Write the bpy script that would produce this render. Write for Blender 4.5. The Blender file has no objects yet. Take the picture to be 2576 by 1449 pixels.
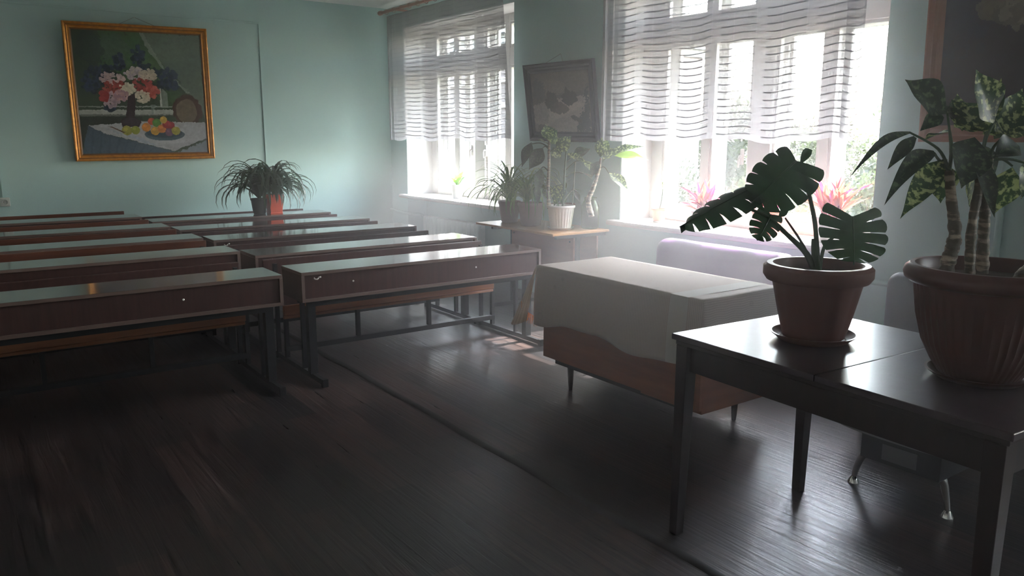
import bpy, bmesh, math, random
import numpy as np
from mathutils import Vector, Matrix
random.seed(7)
sc = bpy.context.scene
COL = sc.collection
PI = math.pi

# ------------------------------------------------------------------ camera
F_PX = 1975.0; CX, CY = 1288.0, 724.5; EYE = Vector((0, 0, 1.5))
RIGHT = Vector((0.81344974, -0.58163406, 0.00115552))
DOWN = Vector((-0.10835916, -0.153498, -0.98218973))
FWD = Vector((0.57145237, 0.79883677, -0.18788829))
cam = bpy.data.objects.new('camera', bpy.data.cameras.new('camera'))
COL.objects.link(cam)
M = Matrix((RIGHT, -DOWN, -FWD)).transposed().to_4x4(); M.translation = EYE
cam.matrix_world = M
cam.data.sensor_width = 36; cam.data.lens = F_PX / 2576 * 36
cam.data.clip_start = 0.05; cam.data.clip_end = 400
sc.camera = cam

def at(u, v, d):
    """point of the place seen at photo pixel (u, v), d metres deep"""
    return EYE + (RIGHT * ((u - CX) / F_PX) + DOWN * ((v - CY) / F_PX) + FWD) * d

# ------------------------------------------------------------------ light
world = bpy.data.worlds.new('sky'); sc.world = world; world.use_nodes = True
wn = world.node_tree; wn.nodes.clear()
sky = wn.nodes.new('ShaderNodeTexSky'); sky.sky_type = 'NISHITA'; sky.sun_disc = False
sky.sun_elevation = math.radians(46); sky.sun_rotation = math.radians(92)
sky.air_density = 1.3; sky.dust_density = 1.2; sky.ozone_density = 1.0
bg = wn.nodes.new('ShaderNodeBackground'); bg.inputs['Strength'].default_value = 0.8
wo = wn.nodes.new('ShaderNodeOutputWorld')
hsv = wn.nodes.new('ShaderNodeHueSaturation'); hsv.inputs['Saturation'].default_value = .55      # hazy white summer sky
tint = wn.nodes.new('ShaderNodeMixRGB'); tint.blend_type = 'MULTIPLY'; tint.inputs[0].default_value = 1; tint.inputs[2].default_value = (1.05, .97, 1.0, 1)
wn.links.new(sky.outputs[0], hsv.inputs['Color']); wn.links.new(hsv.outputs[0], tint.inputs[1]); wn.links.new(tint.outputs[0], bg.inputs[0]); wn.links.new(bg.outputs[0], wo.inputs[0])
sun = bpy.data.objects.new('sun', bpy.data.lights.new('sun', 'SUN')); COL.objects.link(sun)
sun.data.energy = 7.0; sun.data.angle = math.radians(0.9); sun.data.color = (1.0, 0.94, 0.91)
SUN_DIR = Vector((-1.0, 0.05, -1.14)).normalized()
sun.rotation_euler = SUN_DIR.to_track_quat('-Z', 'Y').to_euler(); sun.location = (12, -4, 12)
sc.view_settings.view_transform = 'Standard'; sc.view_settings.look = 'None'
sc.view_settings.gamma = 1.0; sc.view_settings.use_curve_mapping = False
sc.view_settings.exposure = 3.33
for nm, y in (('window_light_portal', 3.75), ('window_light_portal', 7.52), ('window_light_portal', -.85)):   # sky light sampling through the openings
    pl = bpy.data.lights.new(nm, 'AREA'); pl.shape = 'RECTANGLE'; pl.size = 2.3; pl.size_y = 2.3
    pl.cycles.is_portal = True
    po = bpy.data.objects.new(nm, pl); COL.objects.link(po)
    po.location = (5.22, y, 1.85); po.rotation_euler = Vector((-1, 0, 0)).to_track_quat('-Z', 'Y').to_euler()
sc.cycles.max_bounces = 14; sc.cycles.diffuse_bounces = 8; sc.cycles.transparent_max_bounces = 24
sc.cycles.sample_clamp_indirect = 6.0; sc.cycles.caustics_reflective = False; sc.cycles.caustics_refractive = False

# ------------------------------------------------------------------ materials
MATS = {}
def mat(name, col=(.5, .5, .5), rough=.5, metal=0., spec=.5, noise=None, bump=None, trans=None, coat=0.):
    """noise=(scale xyz, other colour, detail, low, high); bump=(scale, strength); trans=translucent share"""
    m = bpy.data.materials.new(name); m.use_nodes = True; MATS[name] = m
    nt = m.node_tree; N = nt.nodes; L = nt.links
    b = N['Principled BSDF']; o = N['Material Output']
    b.inputs['Base Color'].default_value = (*col, 1); b.inputs['Roughness'].default_value = rough
    b.inputs['Metallic'].default_value = metal; b.inputs['Specular IOR Level'].default_value = spec
    b.inputs['Coat Weight'].default_value = coat; b.inputs['Coat Roughness'].default_value = .1
    tc = N.new('ShaderNodeTexCoord'); cs = None
    if noise:
        s, c2, det, lo, hi = noise
        mp = N.new('ShaderNodeMapping'); mp.inputs['Scale'].default_value = s
        nz = N.new('ShaderNodeTexNoise'); nz.inputs['Scale'].default_value = 1; nz.inputs['Detail'].default_value = det
        cr = N.new('ShaderNodeValToRGB'); cr.color_ramp.elements[0].position = lo; cr.color_ramp.elements[1].position = hi
        cr.color_ramp.elements[0].color = (*col, 1); cr.color_ramp.elements[1].color = (*c2, 1)
        L.new(tc.outputs['Object'], mp.inputs[0]); L.new(mp.outputs[0], nz.inputs['Vector'])
        L.new(nz.outputs['Fac'], cr.inputs[0]); L.new(cr.outputs[0], b.inputs['Base Color']); cs = cr.outputs[0]
    if bump:
        nb = N.new('ShaderNodeTexNoise'); nb.inputs['Scale'].default_value = bump[0]; nb.inputs['Detail'].default_value = 4
        bp = N.new('ShaderNodeBump'); bp.inputs['Strength'].default_value = bump[1]; bp.inputs['Distance'].default_value = .01
        L.new(tc.outputs['Object'], nb.inputs['Vector']); L.new(nb.outputs['Fac'], bp.inputs['Height']); L.new(bp.outputs[0], b.inputs['Normal'])
    if trans:
        t = N.new('ShaderNodeBsdfTranslucent'); mx = N.new('ShaderNodeMixShader'); mx.inputs[0].default_value = trans[0]
        t.inputs[0].default_value = (*trans[1], 1)
        if cs is not None and len(trans) > 2:
            mul = N.new('ShaderNodeMixRGB'); mul.blend_type = 'MULTIPLY'; mul.inputs[0].default_value = 1
            L.new(cs, mul.inputs[1]); mul.inputs[2].default_value = (*trans[1], 1)
            g = N.new('ShaderNodeGamma'); g.inputs[1].default_value = .7
            L.new(mul.outputs[0], g.inputs[0]); L.new(g.outputs[0], t.inputs[0])
        L.new(b.outputs[0], mx.inputs[1]); L.new(t.outputs[0], mx.inputs[2]); L.new(mx.outputs[0], o.inputs[0])
    return m

mat('wall_paint', (.49, .67, .65), .55, noise=((1.2, 1.2, 1.2), (.505, .685, .665), 3, .35, .65), bump=(60, .08))
mat('wall_bounce_white', (.84, .85, .85), .7)  # unseen left and front walls, made white to bounce light into the room
mat('reveal_white', (.56, .54, .535), .6, bump=(40, .06))
mat('ceiling_white', (.78, .78, .77), .7)
mat('frame_white', (.58, .565, .55), .35, noise=((6, 6, 6), (.52, .50, .47), 5, .5, .75))
mat('sill_white', (.72, .69, .67), .4)
mat('pipe_paint', (.42, .60, .57), .35)
mat('radiator_paint', (.62, .70, .68), .4)
mat('dark_top', (.045, .022, .018), .13, noise=((3, 40, 3), (.075, .036, .028), 5, .3, .7), coat=.5)
mat('dark_panel', (.050, .022, .020), .34, noise=((40, 3, 3), (.080, .034, .030), 5, .3, .7))
mat('red_panel', (.085, .028, .018), .28, noise=((2, 8, 30), (.15, .052, .030), 6, .3, .7))
mat('edge_band', (.16, .105, .088), .4)
mat('bench_wood', (.34, .13, .055), .33, noise=((2, 20, 26), (.22, .075, .03), 6, .42, .7))
mat('black_steel', (.018, .018, .021), .38, metal=.2)
mat('screw_metal', (.75, .74, .70), .3, metal=.7)
mat('old_desk_top', (.52, .29, .13), .28, noise=((3, 30, 3), (.42, .22, .09), 5, .3, .7))
mat('old_desk_panel', (.36, .12, .055), .4, noise=((3, 3, 24), (.28, .09, .04), 5, .3, .7))
mat('teacher_wood', (.28, .095, .040), .35, noise=((3, 3, 30), (.20, .065, .028), 5, .3, .7))
mat('table_top', (.040, .026, .036), .30, noise=((6, 3, 3), (.075, .050, .062), 6, .4, .75), bump=(14, .05), coat=.2)
mat('table_wood', (.014, .009, .011), .30, noise=((20, 20, 3), (.026, .014, .014), 5, .3, .7))
mat('table_bare_edge', (.30, .13, .07), .45)
mat('terracotta', (.18, .088, .078), .42, bump=(30, .03))
mat('terracotta_dark', (.095, .036, .030), .33)
mat('terracotta_sunlit', (.50, .15, .075), .45)  # sunlit look of the small sill pot put into its orange
mat('pot_white', (.80, .77, .74), .3)
mat('pot_maroon', (.13, .035, .04), .35)
mat('pot_pinkish', (.24, .15, .14), .5)
mat('pot_grey', (.55, .53, .50), .45)
mat('pot_red', (.72, .10, .045), .3)
mat('pot_black', (.03, .033, .035), .4)
mat('soil', (.055, .035, .025), .95, bump=(60, .6))
mat('frame_gold', (.62, .27, .045), .32, metal=.35, noise=((30, 30, 30), (.45, .17, .03), 3, .4, .7))
mat('frame_inner', (.20, .085, .03), .5)
mat('frame_navy', (.035, .035, .065), .4)
mat('frame_brown', (.30, .125, .07), .4)
mat('sofa_purple', (.09, .030, .115), .36, bump=(90, .05), spec=.6)
mat('black_leather', (.018, .019, .026), .38, bump=(90, .05))
mat('chrome', (.78, .78, .76), .12, metal=1)
mat('stand_top', (.20, .20, .205), .3)
mat('plate_grey', (.12, .125, .13), .4)
mat('socket_white', (.62, .64, .60), .4)
mat('cable_rubber', (.035, .033, .035), .45)
mat('string', (.18, .19, .17), .7)
mat('rod_wood', (.42, .22, .17), .4)
mat('dark_leaf', (.012, .036, .024), .45, trans=(.12, (.06, .16, .04)))
mat('monstera_leaf', (.022, .048, .036), .33, trans=(.16, (.05, .16, .05)))
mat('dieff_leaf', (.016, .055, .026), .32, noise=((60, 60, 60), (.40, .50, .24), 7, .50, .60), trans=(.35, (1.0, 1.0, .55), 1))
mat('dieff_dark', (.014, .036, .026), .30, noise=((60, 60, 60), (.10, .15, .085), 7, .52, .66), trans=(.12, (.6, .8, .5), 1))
mat('dieff_stem', (.11, .095, .07), .6, noise=((14, 14, 60), (.42, .35, .26), 5, .50, .60), bump=(50, .5))
mat('green_stem', (.045, .09, .05), .45)
mat('spider_leaf', (.035, .095, .045), .4, trans=(.35, (.20, .42, .10)))
mat('spider_pale', (.10, .18, .08), .4, trans=(.45, (.35, .55, .18)))
mat('bright_leaf', (.16, .34, .06), .4, trans=(.55, (.55, .85, .12)))
mat('red_leaf', (.30, .02, .06), .35, trans=(.5, (.42, .02, .085)))
mat('orange_leaf', (.32, .07, .05), .35, trans=(.5, (.44, .10, .055)))
mat('bark', (.10, .075, .05), .9)
mat('tree_leaf', (.018, .026, .016), .6, noise=((.5, .5, .5), (.035, .042, .020), 3, .4, .65), trans=(.35, (.060, .075, .035)))
mat('grass', (.035, .045, .025), .9, noise=((.3, .3, .3), (.05, .055, .035), 3, .4, .6))
mat('roof_metal', (.32, .33, .34), .5)
mat('window_dark', (.10, .12, .14), .15)

def glass_mat(name, tint=(1, 1, 1), refl=.06):
    m = bpy.data.materials.new(name); m.use_nodes = True; MATS[name] = m
    N = m.node_tree.nodes; L = m.node_tree.links; N.remove(N['Principled BSDF'])
    t = N.new('ShaderNodeBsdfTransparent'); t.inputs[0].default_value = (*tint, 1)
    g = N.new('ShaderNodeBsdfGlossy'); g.inputs['Roughness'].default_value = .02
    lw = N.new('ShaderNodeLayerWeight'); pw = N.new('ShaderNodeMath'); pw.operation = 'POWER'; pw.inputs[1].default_value = 5
    lw.inputs[0].default_value = .5; L.new(lw.outputs['Facing'], pw.inputs[0])
    f = N.new('ShaderNodeMath'); f.operation = 'MULTIPLY_ADD'; f.inputs[1].default_value = .6; f.inputs[2].default_value = .03; L.new(pw.outputs[0], f.inputs[0])
    mx = N.new('ShaderNodeMixShader'); L.new(f.outputs[0], mx.inputs[0])
    L.new(t.outputs[0], mx.inputs[1]); L.new(g.outputs[0], mx.inputs[2]); L.new(mx.outputs[0], N['Material Output'].inputs[0])
glass_mat('window_glass', (.95, .97, .96))
glass_mat('jar_glass', (.42, .60, .26))

def curtain_mat():
    m = bpy.data.materials.new('sheer_curtain'); m.use_nodes = True; MATS['sheer_curtain'] = m
    N = m.node_tree.nodes; L = m.node_tree.links; N.remove(N['Principled BSDF'])
    uv = N.new('ShaderNodeUVMap'); uv.uv_map = 'uv'
    sp = N.new('ShaderNodeSeparateXYZ'); L.new(uv.outputs[0], sp.inputs[0])
    def mth(op, a, b=None, c=None):
        n = N.new('ShaderNodeMath'); n.operation = op
        for i, x in enumerate((a, b, c)):
            if x is None: continue
            if isinstance(x, (int, float)): n.inputs[i].default_value = x
            else: L.new(x, n.inputs[i])
        return n.outputs[0]
    nz = N.new('ShaderNodeTexNoise'); nz.inputs['Scale'].default_value = 3; nz.inputs['Detail'].default_value = 2
    L.new(uv.outputs[0], nz.inputs['Vector'])
    wob = mth('MULTIPLY', nz.outputs['Fac'], .025)
    fr = mth('FRACT', mth('DIVIDE', mth('ADD', sp.outputs[1], wob), .0475))
    line = mth('LESS_THAN', fr, .17)                     # heavy weft threads
    # threads stand out in woven bands, dropping out between them
    bands = mth('GREATER_THAN', mth('FRACT', mth('DIVIDE', sp.outputs[0], .42)), .22)
    line = mth('MULTIPLY', line, mth('ADD', mth('MULTIPLY', bands, .55), .45))
    hem = mth('LESS_THAN', sp.outputs[1], .045)
    vl = mth('LESS_THAN', mth('FRACT', mth('DIVIDE', sp.outputs[0], .21)), .03)
    op = mth('MINIMUM', mth('ADD', mth('ADD', mth('ADD', .60, mth('MULTIPLY', line, .40)), mth('MULTIPLY', hem, .15)), mth('MULTIPLY', vl, .12)), .95)
    # threads at a slant overlap more
    lw = N.new('ShaderNodeLayerWeight'); lw.inputs[0].default_value = .35
    op = mth('MINIMUM', mth('ADD', op, mth('MULTIPLY', lw.outputs['Facing'], .08)), .97)
    tr = N.new('ShaderNodeBsdfTransparent')
    tl = N.new('ShaderNodeBsdfTranslucent'); tl.inputs[0].default_value = (.22, .212, .225, 1)
    df = N.new('ShaderNodeBsdfDiffuse'); df.inputs[0].default_value = (.70, .68, .69, 1)
    dc = N.new('ShaderNodeMixRGB'); dc.inputs[1].default_value = (.66, .64, .66, 1); dc.inputs[2].default_value = (.20, .20, .22, 1); L.new(line, dc.inputs[0]); L.new(dc.outputs[0], df.inputs[0])
    mx = N.new('ShaderNodeMixShader'); mx.inputs[0].default_value = .45
    L.new(tl.outputs[0], mx.inputs[1]); L.new(df.outputs[0], mx.inputs[2])
    m2 = N.new('ShaderNodeMixShader'); L.new(op, m2.inputs[0]); L.new(tr.outputs[0], m2.inputs[1]); L.new(mx.outputs[0], m2.inputs[2])
    L.new(mth('MAXIMUM', .42, mth('MULTIPLY', line, .95)), mx.inputs[0])      # the thick threads let little light through
    L.new(m2.outputs[0], N['Material Output'].inputs[0])
curtain_mat()

def cloth_mat():
    m = mat('lace_cloth', (.60, .50, .40), .8, trans=(.30, (.62, .48, .33)))
    N = m.node_tree.nodes; L = m.node_tree.links; b = N['Principled BSDF']
    uv = N.new('ShaderNodeUVMap'); uv.uv_map = 'uv'; sp = N.new('ShaderNodeSeparateXYZ'); L.new(uv.outputs[0], sp.inputs[0])
    w = N.new('ShaderNodeTexWave'); w.bands_direction = 'X'; w.inputs['Scale'].default_value = 28
    L.new(uv.outputs[0], w.inputs['Vector'])
    vo = N.new('ShaderNodeTexVoronoi'); vo.inputs['Scale'].default_value = 6.5; L.new(uv.outputs[0], vo.inputs['Vector'])
    cr = N.new('ShaderNodeValToRGB'); e = cr.color_ramp.elements
    e[0].position = .10; e[0].color = (.5, .5, .5, 1); e[1].position = .17; e[1].color = (.5, .5, .5, 1)
    q = cr.color_ramp.elements.new(.135); q.color = (0, 0, 0, 1)
    L.new(vo.outputs['Distance'], cr.inputs[0])
    mx = N.new('ShaderNodeMixRGB'); mx.inputs[1].default_value = (.46, .385, .34, 1); mx.inputs[2].default_value = (.61, .53, .475, 1)
    L.new(w.outputs['Fac'], mx.inputs[0])
    m3 = N.new('ShaderNodeMixRGB'); m3.blend_type = 'MULTIPLY'; m3.inputs[0].default_value = .35
    L.new(mx.outputs[0], m3.inputs[1])
    gm = N.new('ShaderNodeMixRGB'); gm.blend_type = 'ADD'; gm.inputs[0].default_value = 1; gm.inputs[2].default_value = (.5, .5, .5, 1)
    L.new(cr.outputs[0], gm.inputs[1]); L.new(gm.outputs[0], m3.inputs[2])
    L.new(m3.outputs[0], b.inputs['Base Color'])
cloth_mat()
mat('cloth_border', (.60, .56, .50), .8, trans=(.3, (.6, .52, .42)))
mat('cloth_fringe', (.60, .30, .10), .8, trans=(.5, (.95, .45, .12)))

def floor_mat():
    m = mat('plank_floor', rough=.33)
    N = m.node_tree.nodes; L = m.node_tree.links; b = N['Principled BSDF']
    tc = N.new('ShaderNodeTexCoord'); sp = N.new('ShaderNodeSeparateXYZ'); cb = N.new('ShaderNodeCombineXYZ')
    L.new(tc.outputs['Object'], sp.inputs[0]); L.new(sp.outputs[1], cb.inputs[0]); L.new(sp.outputs[0], cb.inputs[1])
    br = N.new('ShaderNodeTexBrick'); br.offset = .37; br.inputs['Scale'].default_value = 1
    br.inputs['Brick Width'].default_value = 1.1; br.inputs['Row Height'].default_value = .17
    br.inputs['Mortar Size'].default_value = .0012; br.inputs['Bias'].default_value = 0
    br.inputs['Color1'].default_value = (.006, .006, .008, 1); br.inputs['Color2'].default_value = (.042, .027, .025, 1)
    br.inputs['Mortar'].default_value = (.012, .01, .01, 1)
    L.new(cb.outputs[0], br.inputs['Vector'])
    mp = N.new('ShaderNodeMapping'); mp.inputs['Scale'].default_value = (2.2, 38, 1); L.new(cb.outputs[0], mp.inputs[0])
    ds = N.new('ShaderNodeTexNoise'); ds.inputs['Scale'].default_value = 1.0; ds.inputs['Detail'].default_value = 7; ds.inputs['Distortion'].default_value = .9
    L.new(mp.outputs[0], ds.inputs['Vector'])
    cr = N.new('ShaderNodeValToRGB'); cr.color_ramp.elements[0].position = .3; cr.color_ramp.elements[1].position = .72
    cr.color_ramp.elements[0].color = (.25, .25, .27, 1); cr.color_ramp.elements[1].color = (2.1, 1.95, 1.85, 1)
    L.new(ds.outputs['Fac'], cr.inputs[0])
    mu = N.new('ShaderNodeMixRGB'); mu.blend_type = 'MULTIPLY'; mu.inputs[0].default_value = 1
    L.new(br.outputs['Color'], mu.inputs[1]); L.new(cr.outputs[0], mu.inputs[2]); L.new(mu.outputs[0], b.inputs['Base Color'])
    rr = N.new('ShaderNodeMapRange'); rr.inputs[3].default_value = .19; rr.inputs[4].default_value = .50
    L.new(ds.outputs['Fac'], rr.inputs[0]); L.new(rr.outputs[0], b.inputs['Roughness'])
    bp = N.new('ShaderNodeBump'); bp.inputs['Strength'].default_value = .5; bp.inputs['Distance'].default_value = .005
    L.new(ds.outputs['Fac'], bp.inputs['Height']); L.new(bp.outputs[0], b.inputs['Normal'])
floor_mat()

def brick_mat():
    m = mat('pale_brick', rough=.8)
    N = m.node_tree.nodes; L = m.node_tree.links; b = N['Principled BSDF']
    tc = N.new('ShaderNodeTexCoord'); sp = N.new('ShaderNodeSeparateXYZ'); cb = N.new('ShaderNodeCombineXYZ')
    L.new(tc.outputs['Object'], sp.inputs[0])
    ad = N.new('ShaderNodeMath'); ad.operation = 'ADD'; L.new(sp.outputs[0], ad.inputs[0]); L.new(sp.outputs[1], ad.inputs[1])
    L.new(ad.outputs[0], cb.inputs[0]); L.new(sp.outputs[2], cb.inputs[1])
    br = N.new('ShaderNodeTexBrick'); br.inputs['Scale'].default_value = 1
    br.inputs['Brick Width'].default_value = .42; br.inputs['Row Height'].default_value = .15; br.inputs['Mortar Size'].default_value = .014
    br.inputs['Color1'].default_value = (.20, .17, .165, 1); br.inputs['Color2'].default_value = (.23, .195, .19, 1)
    br.inputs['Mortar'].default_value = (.10, .09, .095, 1)
    L.new(cb.outputs[0], br.inputs['Vector']); L.new(br.outputs['Color'], b.inputs['Base Color'])
brick_mat()

def paint_mat():
    m = mat('canvas_paint', rough=.45)
    N = m.node_tree.nodes; L = m.node_tree.links; b = N['Principled BSDF']
    a = N.new('ShaderNodeVertexColor'); a.layer_name = 'paint'
    L.new(a.outputs[0], b.inputs['Base Color'])
paint_mat()

# ------------------------------------------------------------------ mesh helpers
class MB:
    def __init__(s): s.v = []; s.f = []; s.m = []; s.uv = {}
    def add(s, vs, fs, mi=0, uvs=None):
        o = len(s.v); s.v += [tuple(p) for p in vs]
        for f in fs:
            s.f.append(tuple(i + o for i in f)); s.m.append(mi)
        if uvs:
            for i, q in enumerate(uvs): s.uv[o + i] = q
        return s
    def box(s, a, b, mi=0, top=None):
        x0, y0, z0 = a; x1, y1, z1 = b
        vs = [(x0, y0, z0), (x1, y0, z0), (x1, y1, z0), (x0, y1, z0), (x0, y0, z1), (x1, y0, z1), (x1, y1, z1), (x0, y1, z1)]
        s.add(vs, [(0, 3, 2, 1), (0, 1, 5, 4), (1, 2, 6, 5), (2, 3, 7, 6), (3, 0, 4, 7)], mi)
        o = len(s.v) - 8
        s.f.append((o + 4, o + 5, o + 6, o + 7)); s.m.append(mi if top is None else top); return s
    def taper(s, c0, h0, c1, h1, mi=0):
        """square post from centre c0 half-size h0 to centre c1 half-size h1"""
        vs = []
        for c, h in ((c0, h0), (c1, h1)):
            hx, hy = (h, h) if not isinstance(h, tuple) else h
            vs += [(c[0] - hx, c[1] - hy, c[2]), (c[0] + hx, c[1] - hy, c[2]), (c[0] + hx, c[1] + hy, c[2]), (c[0] - hx, c[1] + hy, c[2])]
        return s.add(vs, [(0, 3, 2, 1), (4, 5, 6, 7), (0, 1, 5, 4), (1, 2, 6, 5), (2, 3, 7, 6), (3, 0, 4, 7)], mi)
    def lathe(s, prof, n=32, c=(0, 0, 0), mi=0, flute=None, cap=True):
        """prof: (r, z) list; flute=(count, depth, zlo, zhi)"""
        vs = []
        for r, z in prof:
            for k in range(n):
                a = 2 * PI * k / n; rr = r
                if flute and flute[2] <= z <= flute[3]: rr = r * (1 - flute[1] * (.5 - .5 * math.cos(a * flute[0])) ** 2)
                vs.append((c[0] + rr * math.cos(a), c[1] + rr * math.sin(a), c[2] + z))
        fs = []
        for i in range(len(prof) - 1):
            for k in range(n):
                k2 = (k + 1) % n; fs.append((i * n + k, i * n + k2, (i + 1) * n + k2, (i + 1) * n + k))
        if cap: fs.append(tuple(range(n))[::-1])
        return s.add(vs, fs, mi)
    def disc(s, c, r, mi=0, n=28, dome=.0):
        vs = [(c[0], c[1], c[2] + dome)]
        for q in (.5, 1):
            vs += [(c[0] + r * q * math.cos(2 * PI * k / n), c[1] + r * q * math.sin(2 * PI * k / n), c[2] + dome * (1 - q)) for k in range(n)]
        fs = [(0, 1 + k, 1 + (k + 1) % n) for k in range(n)] + [(1 + k, 1 + n + k, 1 + n + (k + 1) % n, 1 + (k + 1) % n) for k in range(n)]
        return s.add(vs, fs, mi)
    def tube(s, pts, r, n=10, mi=0, smooth_steps=6):
        pts = [Vector(p) for p in pts]
        if len(pts) > 2 and smooth_steps > 1:
            q = []
            for i in range(len(pts) - 1):
                p0, p1, p2, p3 = pts[max(i - 1, 0)], pts[i], pts[i + 1], pts[min(i + 2, len(pts) - 1)]
                for k in range(smooth_steps):
                    t = k / smooth_steps
                    q.append(.5 * ((2 * p1) + (p2 - p0) * t + (2 * p0 - 5 * p1 + 4 * p2 - p3) * t * t + (3 * p1 - 3 * p2 + p3 - p0) * t ** 3))
            q.append(pts[-1]); pts = q
        vs = []; up = Vector((.13, .07, 1)).normalized()
        m = len(pts)
        for i, p in enumerate(pts):
            d = (pts[min(i + 1, m - 1)] - pts[max(i - 1, 0)]).normalized()
            a = d.cross(up)
            if a.length < .05: a = d.cross(Vector((1, 0, 0)))
            a.normalize(); b = d.cross(a)
            rr = r if not isinstance(r, (list, tuple)) else r[0] + (r[1] - r[0]) * i / (m - 1)
            if callable(r): rr = r(i / (m - 1))
            for k in range(n):
                an = 2 * PI * k / n; vs.append(p + a * rr * math.cos(an) + b * rr * math.sin(an))
        fs = [(i * n + k, i * n + (k + 1) % n, (i + 1) * n + (k + 1) % n, (i + 1) * n + k) for i in range(m - 1) for k in range(n)]
        fs += [tuple(range(n))[::-1], tuple((m - 1) * n + k for k in range(n))]
        return s.add(vs, fs, mi)
    def grid(s, fn, nu, nv, mi=0, uv=None):
        vs = []; uvs = []
        for j in range(nv + 1):
            for i in range(nu + 1):
                vs.append(fn(i / nu, j / nv)); uvs.append(uv(i / nu, j / nv) if uv else (i / nu, j / nv))
        fs = [(j * (nu + 1) + i, j * (nu + 1) + i + 1, (j + 1) * (nu + 1) + i + 1, (j + 1) * (nu + 1) + i) for j in range(nv) for i in range(nu)]
        return s.add(vs, fs, mi, uvs)
    def build(s, name, mats, parent=None, smooth=False, bevel=0, loc=None, solid=0):
        me = bpy.data.meshes.new(name); me.from_pydata(s.v, [], s.f)
        for k in ([mats] if isinstance(mats, str) else mats): me.materials.append(MATS[k])
        me.polygons.foreach_set('material_index', s.m)
        if s.uv:
            ul = me.uv_layers.new(name='uv')
            for lp in me.loops: ul.data[lp.index].uv = s.uv.get(lp.vertex_index, (0, 0))
        if smooth: me.polygons.foreach_set('use_smooth', [True] * len(me.polygons))
        me.update()
        if smooth == 2: me.set_sharp_from_angle(angle=math.radians(38))
        o = bpy.data.objects.new(name, me); COL.objects.link(o)
        if parent: o.parent = parent
        if loc is not None: o.location = loc
        if bevel:
            b = o.modifiers.new('bevel', 'BEVEL'); b.width = bevel; b.segments = 2; b.limit_method = 'ANGLE'
        if solid:
            b = o.modifiers.new('thickness', 'SOLIDIFY'); b.thickness = solid; b.offset = 0
        return o

def tag(o, label, cat, group=None, kind=None):
    if label: o['label'] = label
    if cat: o['category'] = cat
    if group: o['group'] = group
    if kind: o['kind'] = kind
    return o
def thing(name, label, cat, loc=(0, 0, 0), rz=0, group=None, kind=None):
    o = bpy.data.objects.new(name, None); COL.objects.link(o); o.location = loc; o.rotation_euler = (0, 0, rz)
    o.empty_display_size = .1
    return tag(o, label, cat, group, kind)
def struct(name, mb, mats, **k):
    o = mb.build(name, mats, **k); o['kind'] = 'structure'; return o
def copy_tree(o, parent=None):
    c = o.copy(); COL.objects.link(c)
    if parent: c.parent = parent
    for ch in list(o.children): copy_tree(ch, c)
    return c

# ------------------------------------------------------------------ room shell
XL, XW, YF, YB, ZC = -1.7, 4.6, -1.9, 9.05, 3.04
XO = 5.2                                    # outer face of the window wall
W1 = (6.40, 8.64); W2 = (2.63, 4.87); W3 = (-1.75, .15); SILL, HEAD = .81, 2.78
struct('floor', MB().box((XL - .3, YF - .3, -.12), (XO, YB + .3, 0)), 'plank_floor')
struct('ceiling', MB().box((XL - .3, YF - .3, ZC), (XO, YB + .3, ZC + .15)), 'ceiling_white')
struct('wall_back', MB().box((XL - .3, YB, 0), (XO, YB + .3, ZC)), 'wall_paint')
struct('wall_left', MB().box((XL - .3, YF, 0), (XL, YB, ZC)), 'wall_bounce_white')
struct('wall_front', MB().box((XL - .3, YF - .3, 0), (XO, YF, ZC)), 'wall_bounce_white')
b = MB()
b.box((XW, YF, 0), (XO, W3[0], ZC)); b.box((XW, W3[1], 0), (XO, W2[0], ZC)); b.box((XW, W2[1], 0), (XO, W1[0], ZC)); b.box((XW, W1[1], 0), (XO, YB, ZC))
for w, nich in ((W1, 4.86), (W2, 4.6), (W3, 4.6)):
    b.box((nich, w[0], 0), (XO, w[1], SILL - .04)); b.box((XW, w[0], HEAD), (XO, w[1], ZC))
struct('wall_right', b, 'wall_paint')

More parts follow.
